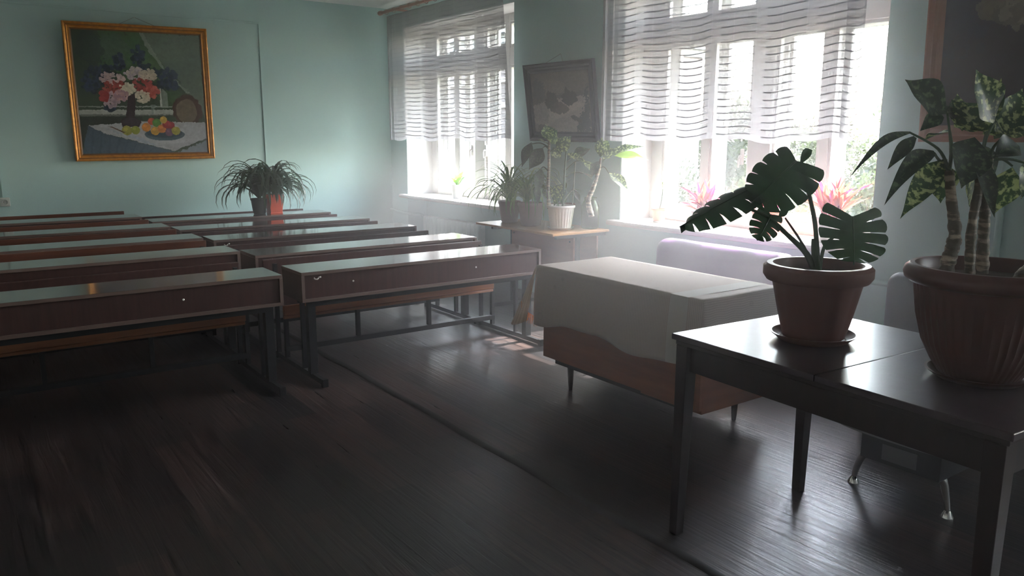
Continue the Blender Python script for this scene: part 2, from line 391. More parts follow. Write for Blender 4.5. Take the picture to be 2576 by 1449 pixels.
def window(n, w):
    root = thing('window_%d' % n, None, None, (0, 0, 0), kind='structure')
    y0, y1 = w; c = (y0 + y1) / 2
    # white plaster lining of the reveal
    l = MB()
    l.box((XW + .004, y1 - .006, SILL), (XO - .01, y1, HEAD)); l.box((XW + .004, y0, SILL), (XO - .01, y0 + .006, HEAD))
    l.box((XW + .004, y0, HEAD - .006), (XO - .01, y1, HEAD)); l.build('reveal', 'reveal_white', root)
    # sill board with a rounded nose running past the opening
    s = MB(); e = .075; nose = XW - .085
    pr = [(nose + .02, SILL - .035), (nose + .004, SILL - .028), (nose, SILL - .012), (nose + .006, SILL + .004), (nose + .022, SILL + .010), (XW + .36, SILL + .010), (XW + .36, SILL - .035)]
    k = len(pr); vs = [(x, y0 - e, z) for x, z in pr] + [(x, y1 + e, z) for x, z in pr]
    vs = [(x, (y if x < XW + .001 else (max(min(y, y1), y0))), z) for x, y, z in vs]
    s.add(vs, [(i, (i + 1) % k, k + (i + 1) % k, k + i) for i in range(k)] + [tuple(range(k))[::-1], tuple(range(k, 2 * k))])
    s.build('sill', 'sill_white', root)
    # double casement: inner and outer frames
    bars_y = [(y0 + .006, y0 + .13), (c - .52 - .035, c - .52 + .035), (c - .10, c + .10), (c + .52 - .035, c + .52 + .035), (y1 - .13, y1 - .006)]
    for lay, (xa, xb) in enumerate(((4.95, 5.0), (5.10, 5.15))):
        f = MB()
        for q, (ya, yb) in enumerate(bars_y):
            thick = .02 if q == 2 else 0
            f.box((xa - thick, ya, SILL + .012), (xb, yb, HEAD - .008))
        for za, zb in ((SILL + .012, SILL + .10), (2.25, 2.43), (HEAD - .09, HEAD - .008)):
            f.box((xa + .003, y0 + .006, za), (xb - .003, y1 - .006, zb))
        f.build('window_frame', 'frame_white', root, bevel=.004)
        # opening sashes inside the frame
        for q in range(4):
            ya, yb = bars_y[q][1], bars_y[q + 1][0]
            for za, zb in ((SILL + .10, 2.25), (2.43, HEAD - .09)):
                sh = MB(); t = .022; xm, xn = xa + .008, xb - .012
                sh.box((xm, ya, za), (xn, ya + t, zb)); sh.box((xm, yb - t, za), (xn, yb, zb))
                sh.box((xm, ya + t, za), (xn, yb - t, za + t + .012)); sh.box((xm, ya + t, zb - t), (xn, yb - t, zb))
                so = sh.build('sash', 'frame_white', root)
                MB().box((xm + .012, ya + t, za + t + .012), (xm + .015, yb - t, zb - t)).build('pane', 'window_glass', so)
    # espagnolette handles on the inner sashes
    for yy in (c + .14, c - .14):
        h = MB(); h.box((4.915, yy - .012, 1.30), (4.932, yy + .012, 1.42)); h.tube([(4.93, yy, 1.36), (4.89, yy, 1.36), (4.885, yy, 1.28)], .008)
        h.build('window_handle', 'frame_white', root, smooth=2)
    # box between the two casements
    bx = MB()
    bx.box((5.0, y0 + .006, SILL), (5.10, y0 + .05, HEAD)); bx.box((5.0, y1 - .05, SILL), (5.10, y1 - .006, HEAD))
    bx.box((4.96, y0 + .006, SILL - .035), (XO + .05, y1 - .006, SILL + .02)); bx.build('casement_box', 'frame_white', root)
    return root
window(1, W1); window(2, W2); window(3, W3)

# ------------------------------------------------------------------ outside
g = MB().box((5.6, -60, -5.0), (120, 160, -4.9)); struct('ground', g, 'grass')
bd = thing('brick_building', 'pale brick building with a grey roof edge outside the far window', 'building', (14, 31.5, -4.9))
X0 = 0.0
MB().box((X0, -12.2, 0), (8, 24, 9.4)).build('wall', 'pale_brick', bd)
MB().box((X0 - .35, -12.5, 9.4), (8.3, 24.3, 9.7)).box((X0 - .15, -12.3, 9.15), (8.1, 24.1, 9.4)).build('roof', 'roof_metal', bd)
for zz in (7.3, 8.05): MB().box((X0 - .08, -12.25, zz), (X0, 24, zz + .12)).build('ledge', 'reveal_white', bd)
for yy in (-10.6, -7.6, -4.4, -1.2, 2.0, 5.2, 8.4):
    for zz in (1.4, 4.95):
        w = MB(); w.box((X0 - .05, yy, zz), (X0 + .02, yy + .08, zz + 1.7)); w.box((X0 - .05, yy + 1.32, zz), (X0 + .02, yy + 1.4, zz + 1.7))
        w.box((X0 - .05, yy, zz + 1.62), (X0 + .02, yy + 1.4, zz + 1.7)); w.box((X0 - .12, yy - .08, zz - .1), (X0 + .02, yy + 1.48, zz)); w.box((X0 - .05, yy + .66, zz), (X0 + .02, yy + .74, zz + 1.7))
        wo_ = w.build('window', 'frame_white', bd)
        MB().box((X0 - .015, yy + .08, zz), (X0 + .01, yy + 1.32, zz + 1.62)).build('pane', 'window_dark', wo_)

def make_tree(seed, h, r, label):
    rd = random.Random(seed)
    t = thing('tree', label, 'tree', group='trees outside the near window')
    tr = MB(); tr.tube([(0, 0, 0), (.1, .05, h * .4), (-.05, .1, h * .85)], (.22, .05), n=8)
    blobs = []
    for k in range(26):
        zz = h * rd.uniform(.25, .98); q = math.sin(PI * min(1, (zz / h - .15) / .95)) ** .7
        a = rd.uniform(0, 2 * PI); rr = r * q * rd.uniform(.15, .85)
        blobs.append(Vector((rr * math.cos(a), rr * math.sin(a), zz)))
        if k % 2 == 0: tr.tube([(0, 0, zz * .7), tuple(blobs[-1] * .6 + Vector((0, 0, zz * .3))), tuple(blobs[-1])], (.06, .015), n=5, smooth_steps=3)
    tr.build('trunk', 'bark', t, smooth=True)
    lf = MB(); vs = []; fs = []
    for b_ in blobs:
        for k in range(330):
            d = Vector((rd.gauss(0, 1), rd.gauss(0, 1), rd.gauss(0, .8))).normalized() * (r * .42 * rd.uniform(.35, 1.0))
            p = b_ + d; n1 = Vector((rd.gauss(0, 1), rd.gauss(0, 1), rd.gauss(0, 1))).normalized(); n2 = n1.orthogonal().normalized()
            s_ = rd.uniform(.06, .13); o = len(vs)
            vs += [p - n1 * s_, p + n2 * s_ * .5, p + n1 * s_, p - n2 * s_ * .5]; fs.append((o, o + 1, o + 2, o + 3))
    lf.add(vs, fs); lf.build('foliage', 'tree_leaf', t)
    return t
T1 = make_tree(1, 7.9, 2.1, ''); T2 = make_tree(2, 6.9, 2.2, '')
spots = [(25, 25.5, 1.02, 0, 'tall tree outside, left in the near window behind the sheer curtain'),
         (25, 20.4, 1.03, 0, 'rounded tree outside, left of the thick mullion of the near window'),
         (26, 16.2, .92, 1, 'tree outside seen behind the big dark cut leaf'),
         (24, 12.2, 1.05, 0, 'narrow tall tree outside, right of the thick mullion'),
         (21, 8.2, 1.0, 1, 'yellow green tree outside at the right edge of the near window'),
         (33, 29.5, 1.03, 0, 'distant tree outside at the left between two taller crowns'),
         (33, 22.6, .97, 1, 'distant pale tree outside behind the nearer crowns'),
         (17.5, 13.2, .72, 1, 'low leafy tree outside, above the middle of the near window sill'),
         (17, 9.4, .74, 0, 'low leafy tree outside, above the right part of the sill'),
         (19, 17.6, .72, 0, 'low leafy tree outside, above the small terracotta pot')]
used = {0: False, 1: False}
for i, (x, y, s_, k, lab) in enumerate(spots):
    src = (T1, T2)[k]
    o = src if not used[k] else copy_tree(src)
    used[k] = True
    o.location = (x, y, -4.9); o.scale = (s_, s_, s_); o.rotation_euler = (0, 0, i * 1.3); o['label'] = lab

# ------------------------------------------------------------------ trunking, socket, pipes
t = MB(); y = YB - .012
t.box((.38, y, 2.735), (3.02, YB - .0005, 2.752)); t.box((3.0, y, .60), (3.016, YB - .0005, 2.752))
tag(t.build('cable_trunking', 'wall_paint', bevel=.002), 'thin painted cable trunking running above and down beside the flower painting', 'cable trunking')
t = MB(); t.box((.425, YB - .01, .93), (.437, YB, 2.0)); tag(t.build('socket_cable', 'wall_paint'), 'thin painted cable running down the wall into the socket', 'cable')
so = thing('power_socket', 'white power socket on the wall at the far left of the desks', 'socket', (.44, YB, .885))
MB().box((-.042, -.028, -.042), (.042, 0, .042)).build('socket_plate', 'socket_white', so, bevel=.006)
s = MB().lathe([(.028, 0), (.028, .008), (.022, .008), (.020, .002)], 24, cap=False)
s.v = [(x, -.028 - z, y) for x, y, z in s.v]; s.build('socket_ring', 'socket_white', so, smooth=2)
s = MB(); s.tube([(-.01, -.030, 0), (-.01, -.026, 0)], .003, n=8); s.tube([(.01, -.030, 0), (.01, -.026, 0)], .003, n=8); s.build('socket_hole', 'black_steel', so)

r = thing('radiator', 'pale cast radiator below the far window', 'radiator', (4.76, 7.85, 0))
b = MB(); n = 15
for k in range(n):
    yy = -.62 + k * .083
    b.box((-.05, yy, .16), (.05, yy + .070, .56))
b.build('radiator_fins', 'radiator_paint', r, bevel=.012)
MB().tube([(0, -.64, .53), (0, .64, .53)], .02).tube([(0, -.64, .20), (0, .64, .20)], .02).build('radiator_header', 'radiator_paint', r, smooth=2)
MB().box((-.03, -.45, 0), (.03, -.42, .17)).box((-.03, .42, 0), (.03, .45, .17)).build('radiator_foot', 'radiator_paint', r)
t = MB(); t.tube([(4.54, 8.98, .61), (4.54, 8.62, .59), (4.72, 8.55, .57), (4.74, 8.50, .54)], .017)
tag(t.build('heating_pipe', 'pipe_paint', smooth=2), 'painted pipe leading along the wall to the radiator below the far window', 'pipe')
t = MB(); t.tube([(4.53, -1.55, .66), (4.53, 2.61, .64)], .018, smooth_steps=1)
tag(t.build('heating_pipe', 'pipe_paint', smooth=2), 'painted horizontal pipe low on the wall behind the two large pots', 'pipe')
t = MB(); t.tube([(4.576, 1.90, .02), (4.576, 1.90, 1.30), (4.576, 1.90, 3.0)], .018, smooth_steps=1)
tag(t.build('riser_pipe', 'pipe_paint', smooth=2), 'painted vertical pipe on the wall behind the tall spotted plant', 'pipe')
t = MB()
import itertools
pts = [(2.035 + .006 * math.sin(k * 1.7) + .004 * math.sin(k * .6 + 1), -1.2 + k * .25, 0) for k in range(42)]
vs = []
for x, y, z in pts: vs += [(x - .022, y, 0.0005), (x - .012, y, .009), (x + .012, y, .010), (x + .022, y, .0005)]
t.add(vs, [(i * 4 + j, i * 4 + j + 1, i * 4 + 5 + j, i * 4 + 4 + j) for i in range(41) for j in range(3)])
tag(t.build('cable_cover', 'cable_rubber', smooth=2), 'long dark cable cover strip running down the wooden floor', 'cable cover')

# ------------------------------------------------------------------ desk and bench units
DW = 1.82
def make_unit(zt=.70, back_mat='dark_panel'):
    u = thing('school_desk', '', 'school desk')
    h = zt - .70
    MB().box((0, 0, zt - .02), (DW, .35, zt), mi=1, top=0).build('desktop', ['dark_top', 'edge_band'], u, bevel=.002)
    f = MB().box((.02, .014, .535 + h), (DW - .02, .026, zt - .02)); fp = f.build('front_panel', 'dark_panel', u)
    sc_ = MB()
    for xx in (.34, 1.26):
        q = MB().lathe([(.006, 0), (.006, .002), (.003, .004), (0.0005, .004)], 12)
        q.v = [(xx + x, .014 - z, .615 + h + y) for x, y, z in q.v]; sc_.add(q.v, q.f)
    sc_.build('screw', 'screw_metal', fp, smooth=2)
    for xx in (0, DW - .02): MB().box((xx, 0, .535 + h), (xx + .02, .34, zt - .0201)).build('side_panel', 'edge_band', u, bevel=.0015)
    MB().box((0, 0, .515 + h), (DW, .34, .535 + h)).build('shelf', 'edge_band', u, bevel=.0015)
    MB().box((.05, .05, .475 + h), (DW - .05, .08, .5149 + h)).box((.05, .20, .475 + h), (DW - .05, .23, .5149 + h)).build('under_rail', 'black_steel', u)
    for xx in (.05, DW - .10):
        MB().box((xx, .05, .045), (xx + .05, .10, .475 + h)).build('leg', 'black_steel', u, bevel=.002)
        MB().box((xx + .012, .20, .045), (xx + .038, .225, .475 + h)).build('leg', 'black_steel', u)
        MB().box((xx + .012, .68, .045), (xx + .038, .705, .66 + h)).build('backrest_post', 'black_steel', u)
        MB().box((xx + .01, -.115, .012), (xx + .04, .73, .045)).box((xx + .006, -.12, .0), (xx + .044, -.09, .05)).box((xx + .006, .70, .0), (xx + .044, .735, .05)).build('foot_rail', 'black_steel', u, bevel=.002)
    for k, xx in enumerate((.062, .58, 1.155, DW - .088)):
        MB().box((xx, .515, .10 if k in (1, 2) else .045), (xx + .026, .545, .38)).build('bench_post', 'black_steel', u)
    MB().box((.06, .513, .082), (DW - .06, .547, .118)).build('stretcher', 'black_steel', u, bevel=.002)
    s = MB().box((.05, .488, .335), (DW - .085, .514, .405)).box((.05, .493, .312), (DW - .088, .514, .334))
    s.build('bench_board', 'bench_wood', u, bevel=.006)
    MB().box((.01, .742, .35 + h), (DW - .03, .764, .685 + h + (.015 if h else 0))).build('backrest', back_mat, u, bevel=.006)
    MB().box((.07, .705, .55 + h), (.11, .742, .58 + h)).box((DW - .12, .705, .55 + h), (DW - .08, .742, .58 + h)).build('bracket', 'black_steel', u)
    return u
RU = make_unit(.70); LU = make_unit(.735, 'red_panel')
for i, (x1, y0) in enumerate(((3.495, 4.52), (3.495, 5.385), (3.49, 6.395), (3.44, 7.28), (3.39, 8.15))):
    o = RU if i == 0 else copy_tree(RU)
    o.location = (x1 - DW, y0, 0); o['group'] = 'long school desks with benches'
    o['label'] = ['dark glossy long school desk, front of the right column, white hook on its panel',
                  'dark glossy long school desk, second row of the right column',
                  'dark glossy long school desk, third row of the right column',
                  'dark glossy long school desk, fourth row of the right column',
                  'dark long school desk carrying the bushy plants, last row of the right column'][i]
    if i == 0:
        hk = MB(); hk.tube([(.085, .010, .660), (.085, .002, .655), (.10, .0, .652), (.108, .004, .658)], .004); hk.tube([(.112, .004, .662), (.125, .004, .664)], .005); hk.build('hook', 'screw_metal', o, smooth=True)
for i, (x1, y0, zz) in enumerate(((1.56, 4.52, .0), (1.585, 5.42, 0), (1.575, 6.32, 0), (1.55, 7.30, 0), (1.50, 8.245, 0.012))):
    if i == 0: o = copy_tree(RU)
    else: o = LU if i == 1 else copy_tree(LU)
    if i == 0:
        for ch in list(o.children):
            if ch.name.startswith('hook'): bpy.data.objects.remove(ch)
    o.location = (x1 - DW, y0, 0); o['group'] = 'long school desks with benches'
    if i == 4: o.scale = (1, 1, 1.016)
    o['label'] = ['dark brown long school desk in the shade, front of the left column',
                  'reddish brown long school desk, second row of the left column',
                  'reddish brown long school desk, third row of the left column',
                  'reddish brown long school desk, fourth row of the left column',
                  'reddish brown long school desk by the painted wall, last row of the left column'][i]

# ------------------------------------------------------------------ teacher's desk with lace cloth
td = thing('teacher_desk', 'brown wooden teacher desk on tapered legs under the lace cloth', 'desk', (0, 0, 0))
x0, x1, y0, y1 = 2.84, 3.43, 2.42, 3.70
MB().box((x0, y0, .715), (x1, y1, .742)).build('desktop', 'teacher_wood', td, bevel=.003)
MB().box((x0 + .03, y0 + .02, .185), (x0 + .048, y1 - .02, .715)).build('front_panel', 'teacher_wood', td)
MB().box((x0 + .048, y0 + .02, .165), (x1 - .02, y0 + .44, .7145)).build('drawer_cabinet', 'teacher_wood', td, bevel=.003)
for k in range(3):
    d = MB().box((x1 - .02, y0 + .03, .18 + k * .178), (x1 - .005, y0 + .43, .35 + k * .178)).build('drawer', 'teacher_wood', td, bevel=.003)
    MB().box((x1 - .005, y0 + .18, .25 + k * .178), (x1 + .01, y0 + .28, .265 + k * .178)).build('drawer_handle', 'chrome', d)
MB().box((x0 + .048, y1 - .04, .185), (x1 - .03, y1 - .02, .7145)).build('side_panel', 'teacher_wood', td)
for lx, ly in ((x0 + .10, y1 - .20), (x1 - .09, y1 - .16), (x0 + .10, y0 + .16), (x1 - .10, y0 + .17)):
    MB().lathe([(.011, 0), (.015, .04), (.024, .185)], 14, (lx, ly, 0)).build('leg', 'table_wood', td, smooth=2)
MB().box((x0 + .06, y0 + .1, .15), (x1 - .05, y1 - .1, .184)).build('under_frame', 'table_wood', td)

def cloth():
    c = MB(); ZT = .748; ex = .006
    X0_, X1_, Y0_, Y1_ = x0 - ex, x1 + ex, y0 - ex, y1 + ex
    def hem(p):   # drop length on the long side, p = y
        return .338 + .022 * math.cos((Y1_ - p) * 7) + .006 * math.sin((p - Y0_) * 17)
    # profile: s across x (left drop, top, right drop); t along y
    def side(sgn):
        X = X0_ if sgn < 0 else X1_
        def fn(i, j):
            yy = Y0_ + (Y1_ - Y0_) * i; d = hem(yy) * j
            out = (.012 + .010 * math.sin(yy * 9) ** 2) * math.sin(min(1, j * 1.2) * PI / 2)
            return (X + sgn * out, yy, ZT - d)
        c.grid(fn, 60, 14, 0, lambda i, j: (Y0_ + (Y1_ - Y0_) * i, hem(0) * j))
    c.grid(lambda i, j: (X0_ + (X1_ - X0_) * i, Y0_ + (Y1_ - Y0_) * j, ZT + .0007 * math.sin(i * 9) * math.sin(j * 14)), 20, 40, 0, lambda i, j: (i * .6, j * 1.28))
    side(-1); side(1)
    def end(sgn):
        Y = Y0_ if sgn < 0 else Y1_
        L_ = .30
        def fn(i, j):
            xx = X0_ + (X1_ - X0_) * i; out = (.012 + .014 * math.sin(i * 11) ** 2) * j
            return (xx, Y + sgn * out, ZT - (L_ + .012 * math.sin(i * 30)) * j)
        c.grid(fn, 40, 12, 0, lambda i, j: (j * L_ * 1.0 + .0, i * .6))
        # gathered corner flaps
        for sx, X in ((-1, X0_), (1, X1_)):
            def fl(i, j):
                a = i; d = .335 - .03 * a + (.05 if sgn > 0 else .012) * math.sin(a * PI)
                ang = a * PI / 2; rad = j * ((.055 + .075 * math.sin(a * PI)) if sgn > 0 else (.018 + .03 * math.sin(a * PI)))
                px = X + sx * rad * math.cos(ang) * 1.0 + sx * .012 * j; py = Y + sgn * rad * math.sin(ang) * 1.2 + sgn * .010 * j
                return (px, py, ZT - d * j)
            c.grid(fl, 10, 12, 0, lambda i, j: (i * .12, j * .33))
    end(-1); end(1)
    o = c.build('tablecloth', 'lace_cloth', smooth=2, solid=.0012)
    tag(o, 'cream lace tablecloth draped over the brown teacher desk', 'tablecloth')
    # woven plain stripe near one end and the stitched hem
    ya, yb = y0 + .085, y0 + .20
    st = MB()
    def strip(i, j):
        yy = ya + (yb - ya) * i; d = hem(yy) * j
        out = (.012 + .010 * math.sin(yy * 9) ** 2) * math.sin(min(1, j * 1.2) * PI / 2)
        return (X0_ - out - .0016, yy, ZT + .0015 - d)
    st.grid(strip, 6, 14); st.grid(lambda i, j: (X0_ - .0016 + (X1_ - X0_) * i, ya + (yb - ya) * j, ZT + .0025), 10, 3)
    st.build('woven_border', 'cloth_border', o, smooth=2)
    fr = MB()
    rd = random.Random(4)
    for k in range(90):
        a = k / 89; yy = Y1_ + .05 + .07 * math.sin(a * 3); xx = X0_ - .075 + a * .12
        zt_ = ZT - .22 - .12 * a
        fr.tube([(xx, yy, zt_), (xx + rd.uniform(-.01, .01), yy + rd.uniform(-.01, .01), zt_ - rd.uniform(.03, .07))], .0012, n=4)
    f_ = fr.build('fringe', 'cloth_fringe', o); f_['kind'] = 'stuff'; f_['label'] = 'orange lit fringe at the far corner'
    return o
CL = cloth()

# ------------------------------------------------------------------ sofa and chair by the wall
def rounded_slab(mb, a, b, r, n=6, axis=1):
    """box with a fully rounded outline in the xz plane along y, ends rounded too"""
    (xa, ya, za), (xb, yb, zb) = a, b
    bm = bmesh.new()
    bmesh.ops.create_cube(bm, size=1)
    for v in bm.verts: v.co = Vector(((xa + xb) / 2 + v.co.x * (xb - xa), (ya + yb) / 2 + v.co.y * (yb - ya), (za + zb) / 2 + v.co.z * (zb - za)))
    bmesh.ops.bevel(bm, geom=bm.edges[:], offset=r, segments=n, profile=.5, affect='EDGES')
    bm.verts.ensure_lookup_table(); mb.add([v.co[:] for v in bm.verts], [tuple(v.index for v in f.verts) for f in bm.faces]); bm.free(); return mb
sf = thing('sofa', 'purple upholstered sofa standing below the near window', 'sofa', (0, 0, 0))
rounded_slab(MB(), (4.20, 2.95, .20), (4.40, 4.09, .775), .085).build('backrest', 'sofa_purple', sf, smooth=True)
rounded_slab(MB(), (3.68, 2.97, .20), (4.22, 4.07, .44), .05).build('seat', 'sofa_purple', sf, smooth=True)
for lx in (3.75, 4.33):
    for ly in (3.03, 4.01): MB().lathe([(.015, 0), (.022, .21)], 12, (lx, ly, 0)).build('leg', 'chrome', sf, smooth=2)
ch = thing('armchair', 'black leather armchair half hidden behind the large dark pot', 'armchair', (0, 0, 0))
rounded_slab(MB(), (4.02, 1.42, .30), (4.16, 2.21, .80), .069).build('backrest', 'black_leather', ch, smooth=True)
rounded_slab(MB(), (3.68, 1.45, .26), (4.06, 2.18, .42), .05).build('seat', 'black_leather', ch, smooth=True)
for lx in (3.76, 4.08):
    for ly in (1.52, 2.12): MB().lathe([(.015, 0), (.02, .28)], 12, (lx, ly, 0)).build('leg', 'chrome', ch, smooth=2)

# low stand with a black box and arched chrome legs
st = thing('low_stand', 'low stand with curved grey top, black box and chrome legs under the dark table', 'stand', (0, 0, 0))
k = 28; vs = []
for zz in (.292, .312):
    for q in range(k + 1):
        a = PI * q / k; vs.append((3.10 - .11 * math.sin(a) ** .45, 1.53 + .30 * math.cos(a), zz))
    vs += [(3.63, 1.24, zz), (3.63, 1.82, zz)]
m_ = k + 3
MB().add(vs, [tuple(range(m_)), tuple(range(m_, 2 * m_))[::-1]] + [(i, m_ + i, m_ + (i + 1) % m_, (i + 1) % m_) for i in range(m_)]).build('stand_top', 'stand_top', st)
bo = MB().box((3.03, 1.365, .175), (3.62, 1.695, .291)).build('stand_box', 'black_leather', st, bevel=.003)
MB().box((3.026, 1.455, .195), (3.031, 1.60, .262)).build('label_plate', 'plate_grey', bo)
for ya, yb, xx in ((1.365, 1.63, 3.13), (1.77, 1.68, 3.13), (1.37, 1.55, 3.56), (1.77, 1.60, 3.56)):
    l = MB(); sg = 1 if ya > 1.5 else -1
    l.tube([(3.10 if xx < 3.2 else 3.54, yb if sg > 0 else 1.42, .175), (xx - .01, (ya * .5 + (yb if sg > 0 else 1.42) * .5), .155), (xx, ya - sg * .012, .09), (xx, ya, .03)], (.021, .011), n=12)
    l.lathe([(.026, 0), (.026, .006), (.012, .03), (.009, .034)], 18, (xx, ya, 0)); l.build('leg', 'chrome', st, smooth=2)

# ------------------------------------------------------------------ old desk between the windows
od = thing('old_desk', 'light topped old school desk between the windows holding several potted plants', 'desk', (0, 0, 0))
MB().box((3.86, 4.84, .732), (4.46, 5.96, .75)).build('desktop', 'old_desk_top', od, bevel=.002)
MB().box((4.09, 4.86, .36), (4.105, 5.72, .732)).build('front_panel', 'old_desk_panel', od)
for yy in (4.80 + .04, 5.74):
    l = MB().box((4.11, yy, .03), (4.145, yy + .03, .731)).box((3.90, yy, .705), (4.42, yy + .03, .7315)).box((3.90, yy, .0), (4.42, yy + .03, .03))
    l.build('leg', 'black_steel', od)
MB().box((4.35, 4.87, .36), (4.365, 5.72, .732)).build('shelf_panel', 'old_desk_panel', od)
sc2 = MB()
for yy in (4.90, 5.68):
    for zz in (.42, .66): sc2.box((4.085, yy, zz), (4.09, yy + .012, zz + .012))
sc2.build('bolt', 'black_steel', od)

# ------------------------------------------------------------------ dark table in front
tb = thing('dark_table', 'dark wooden table in the foreground with a seam across its top', 'table', (0, 0, 0))
TX0, TX1, TY0, TY1 = 2.126, 2.912, .762, 1.955
MB().box((TX0, 1.337, .768), (TX1, TY1, .79)).build('tabletop', 'table_top', tb, bevel=.003)
MB().box((TX0, TY0, .768), (TX1, 1.3345, .79)).build('tabletop', 'table_top', tb, bevel=.003)
MB().box((TX0 + .012, TY0 + .012, .75), (TX1 - .012, TY1 - .012, .765)).build('lower_edge', 'table_wood', tb, bevel=.002)
MB().box((TX0 + .03, TY0 + .05, .655), (TX0 + .052, TY1 - .05, .75)).box((TX1 - .052, TY0 + .05, .655), (TX1 - .03, TY1 - .05, .75)) \
    .box((TX0 + .05, TY0 + .03, .655), (TX1 - .05, TY0 + .052, .75)).box((TX0 + .05, TY1 - .052, .655), (TX1 - .05, TY1 - .03, .75)).build('apron', 'table_wood', tb)
for lx, ly in ((TX0 + .038, TY1 - .045), (TX1 - .05, TY1 - .05), (TX0 + .038, TY0 + .045), (TX1 - .05, TY0 + .05)):
    sx = 1 if lx < 2.4 else -1; sy = 1 if ly < 1.3 else -1
    MB().taper((lx - sx * .008, ly - sy * .008, 0), .019, (lx, ly, .75), .028).build('leg', 'table_wood', tb, bevel=.002)

tb.matrix_world = Matrix.Translation((TX0, TY1, 0)) @ Matrix.Rotation(math.radians(-3.4), 4, 'Z') @ Matrix.Translation((-TX0, -TY1, 0))

# ------------------------------------------------------------------ pictures
def smooth_noise(h, w, cells, seed):
    r = np.random.RandomState(seed); g_ = r.rand(cells + 2, cells + 2)
    yy = np.linspace(0, cells, h); xx = np.linspace(0, cells, w)
    yi = yy.astype(int); xi = xx.astype(int); fy = (yy - yi)[:, None]; fx = (xx - xi)[None]
    a = g_[yi][:, xi]; b_ = g_[yi][:, xi + 1]; c_ = g_[yi + 1][:, xi]; d_ = g_[yi + 1][:, xi + 1]
    return (a * (1 - fx) + b_ * fx) * (1 - fy) + (c_ * (1 - fx) + d_ * fx) * fy
class Paint:
    def __init__(s, w, h, col):
        s.w, s.h = w, h; s.a = np.zeros((h, w, 3)) + np.array(col)
        s.Y, s.X = np.mgrid[0:h, 0:w]; s.X = (s.X + .5) / w; s.Y = (s.Y + .5) / h   # y down
        s.n1 = smooth_noise(h, w, 14, 1); s.n2 = smooth_noise(h, w, 40, 2); s.n3 = smooth_noise(h, w, 90, 3)
    def put(s, mask, col, alpha=1.0, var=.25):
        m = (mask * alpha)[..., None]; c = np.array(col)[None, None] * (1 - var + 2 * var * (s.n2 * .5 + s.n3 * .5))[..., None]
        s.a = s.a * (1 - m) + c * m
    def ell(s, x, y, rx, ry, col, alpha=1., rag=.15, var=.25):
        d = ((s.X - x) / rx) ** 2 + ((s.Y - y) / ry) ** 2 + rag * (s.n2 - .5) * 3
        s.put((d < 1).astype(float), col, alpha, var)
    def poly(s, pts, col, alpha=1., rag=.0, var=.25):
        X = s.X + rag * (s.n2 - .5); Y = s.Y + rag * (s.n3 - .5)
        ins = np.zeros(X.shape, bool); n = len(pts)
        for i in range(n):
            xa, ya = pts[i]; xb, yb = pts[(i + 1) % n]
            if ya == yb: continue
            c = ((ya > Y) != (yb > Y)) & (X < (xb - xa) * (Y - ya) / (yb - ya) + xa); ins ^= c
        s.put(ins.astype(float), col, alpha, var)
    def dabs(s, x, y, rx, ry, cols, n, r, seed):
        rd = random.Random(seed)
        for k in range(n):
            a = rd.uniform(0, 2 * PI); q = math.sqrt(rd.random())
            s.ell(x + rx * q * math.cos(a), y + ry * q * math.sin(a), r * rd.uniform(.6, 1.3), r * rd.uniform(.6, 1.3), rd.choice(cols), .9, .3)
    def canvas(s, name, p00, p10, p01, p11, parent):
        """corner points: top-left, top-right, bottom-left, bottom-right"""
        vs = []
        tl, tr_, bl, br_ = map(Vector, (p00, p10, p01, p11)); H, W = s.h, s.w
        for j in range(H + 1):
            for i in range(W + 1):
                u, v = i / W, j / H
                vs.append(((tl * (1 - u) + tr_ * u) * (1 - v) + (bl * (1 - u) + br_ * u) * v)[:])
        fs = [(j * (W + 1) + i, (j + 1) * (W + 1) + i, (j + 1) * (W + 1) + i + 1, j * (W + 1) + i + 1) for j in range(H) for i in range(W)]
        me = bpy.data.meshes.new(name); me.from_pydata(vs, [], fs); me.materials.append(MATS['canvas_paint'])
        ca = me.color_attributes.new('paint', 'FLOAT_COLOR', 'CORNER')
        c = np.clip(s.a.reshape(-1, 3), 0, 1); c = np.repeat(c, 4, 0); c = np.hstack([c, np.ones((len(c), 1))])
        ca.data.foreach_set('color', c.astype(np.float32).ravel())
        o = bpy.data.objects.new(name, me); COL.objects.link(o); o.parent = parent; return o

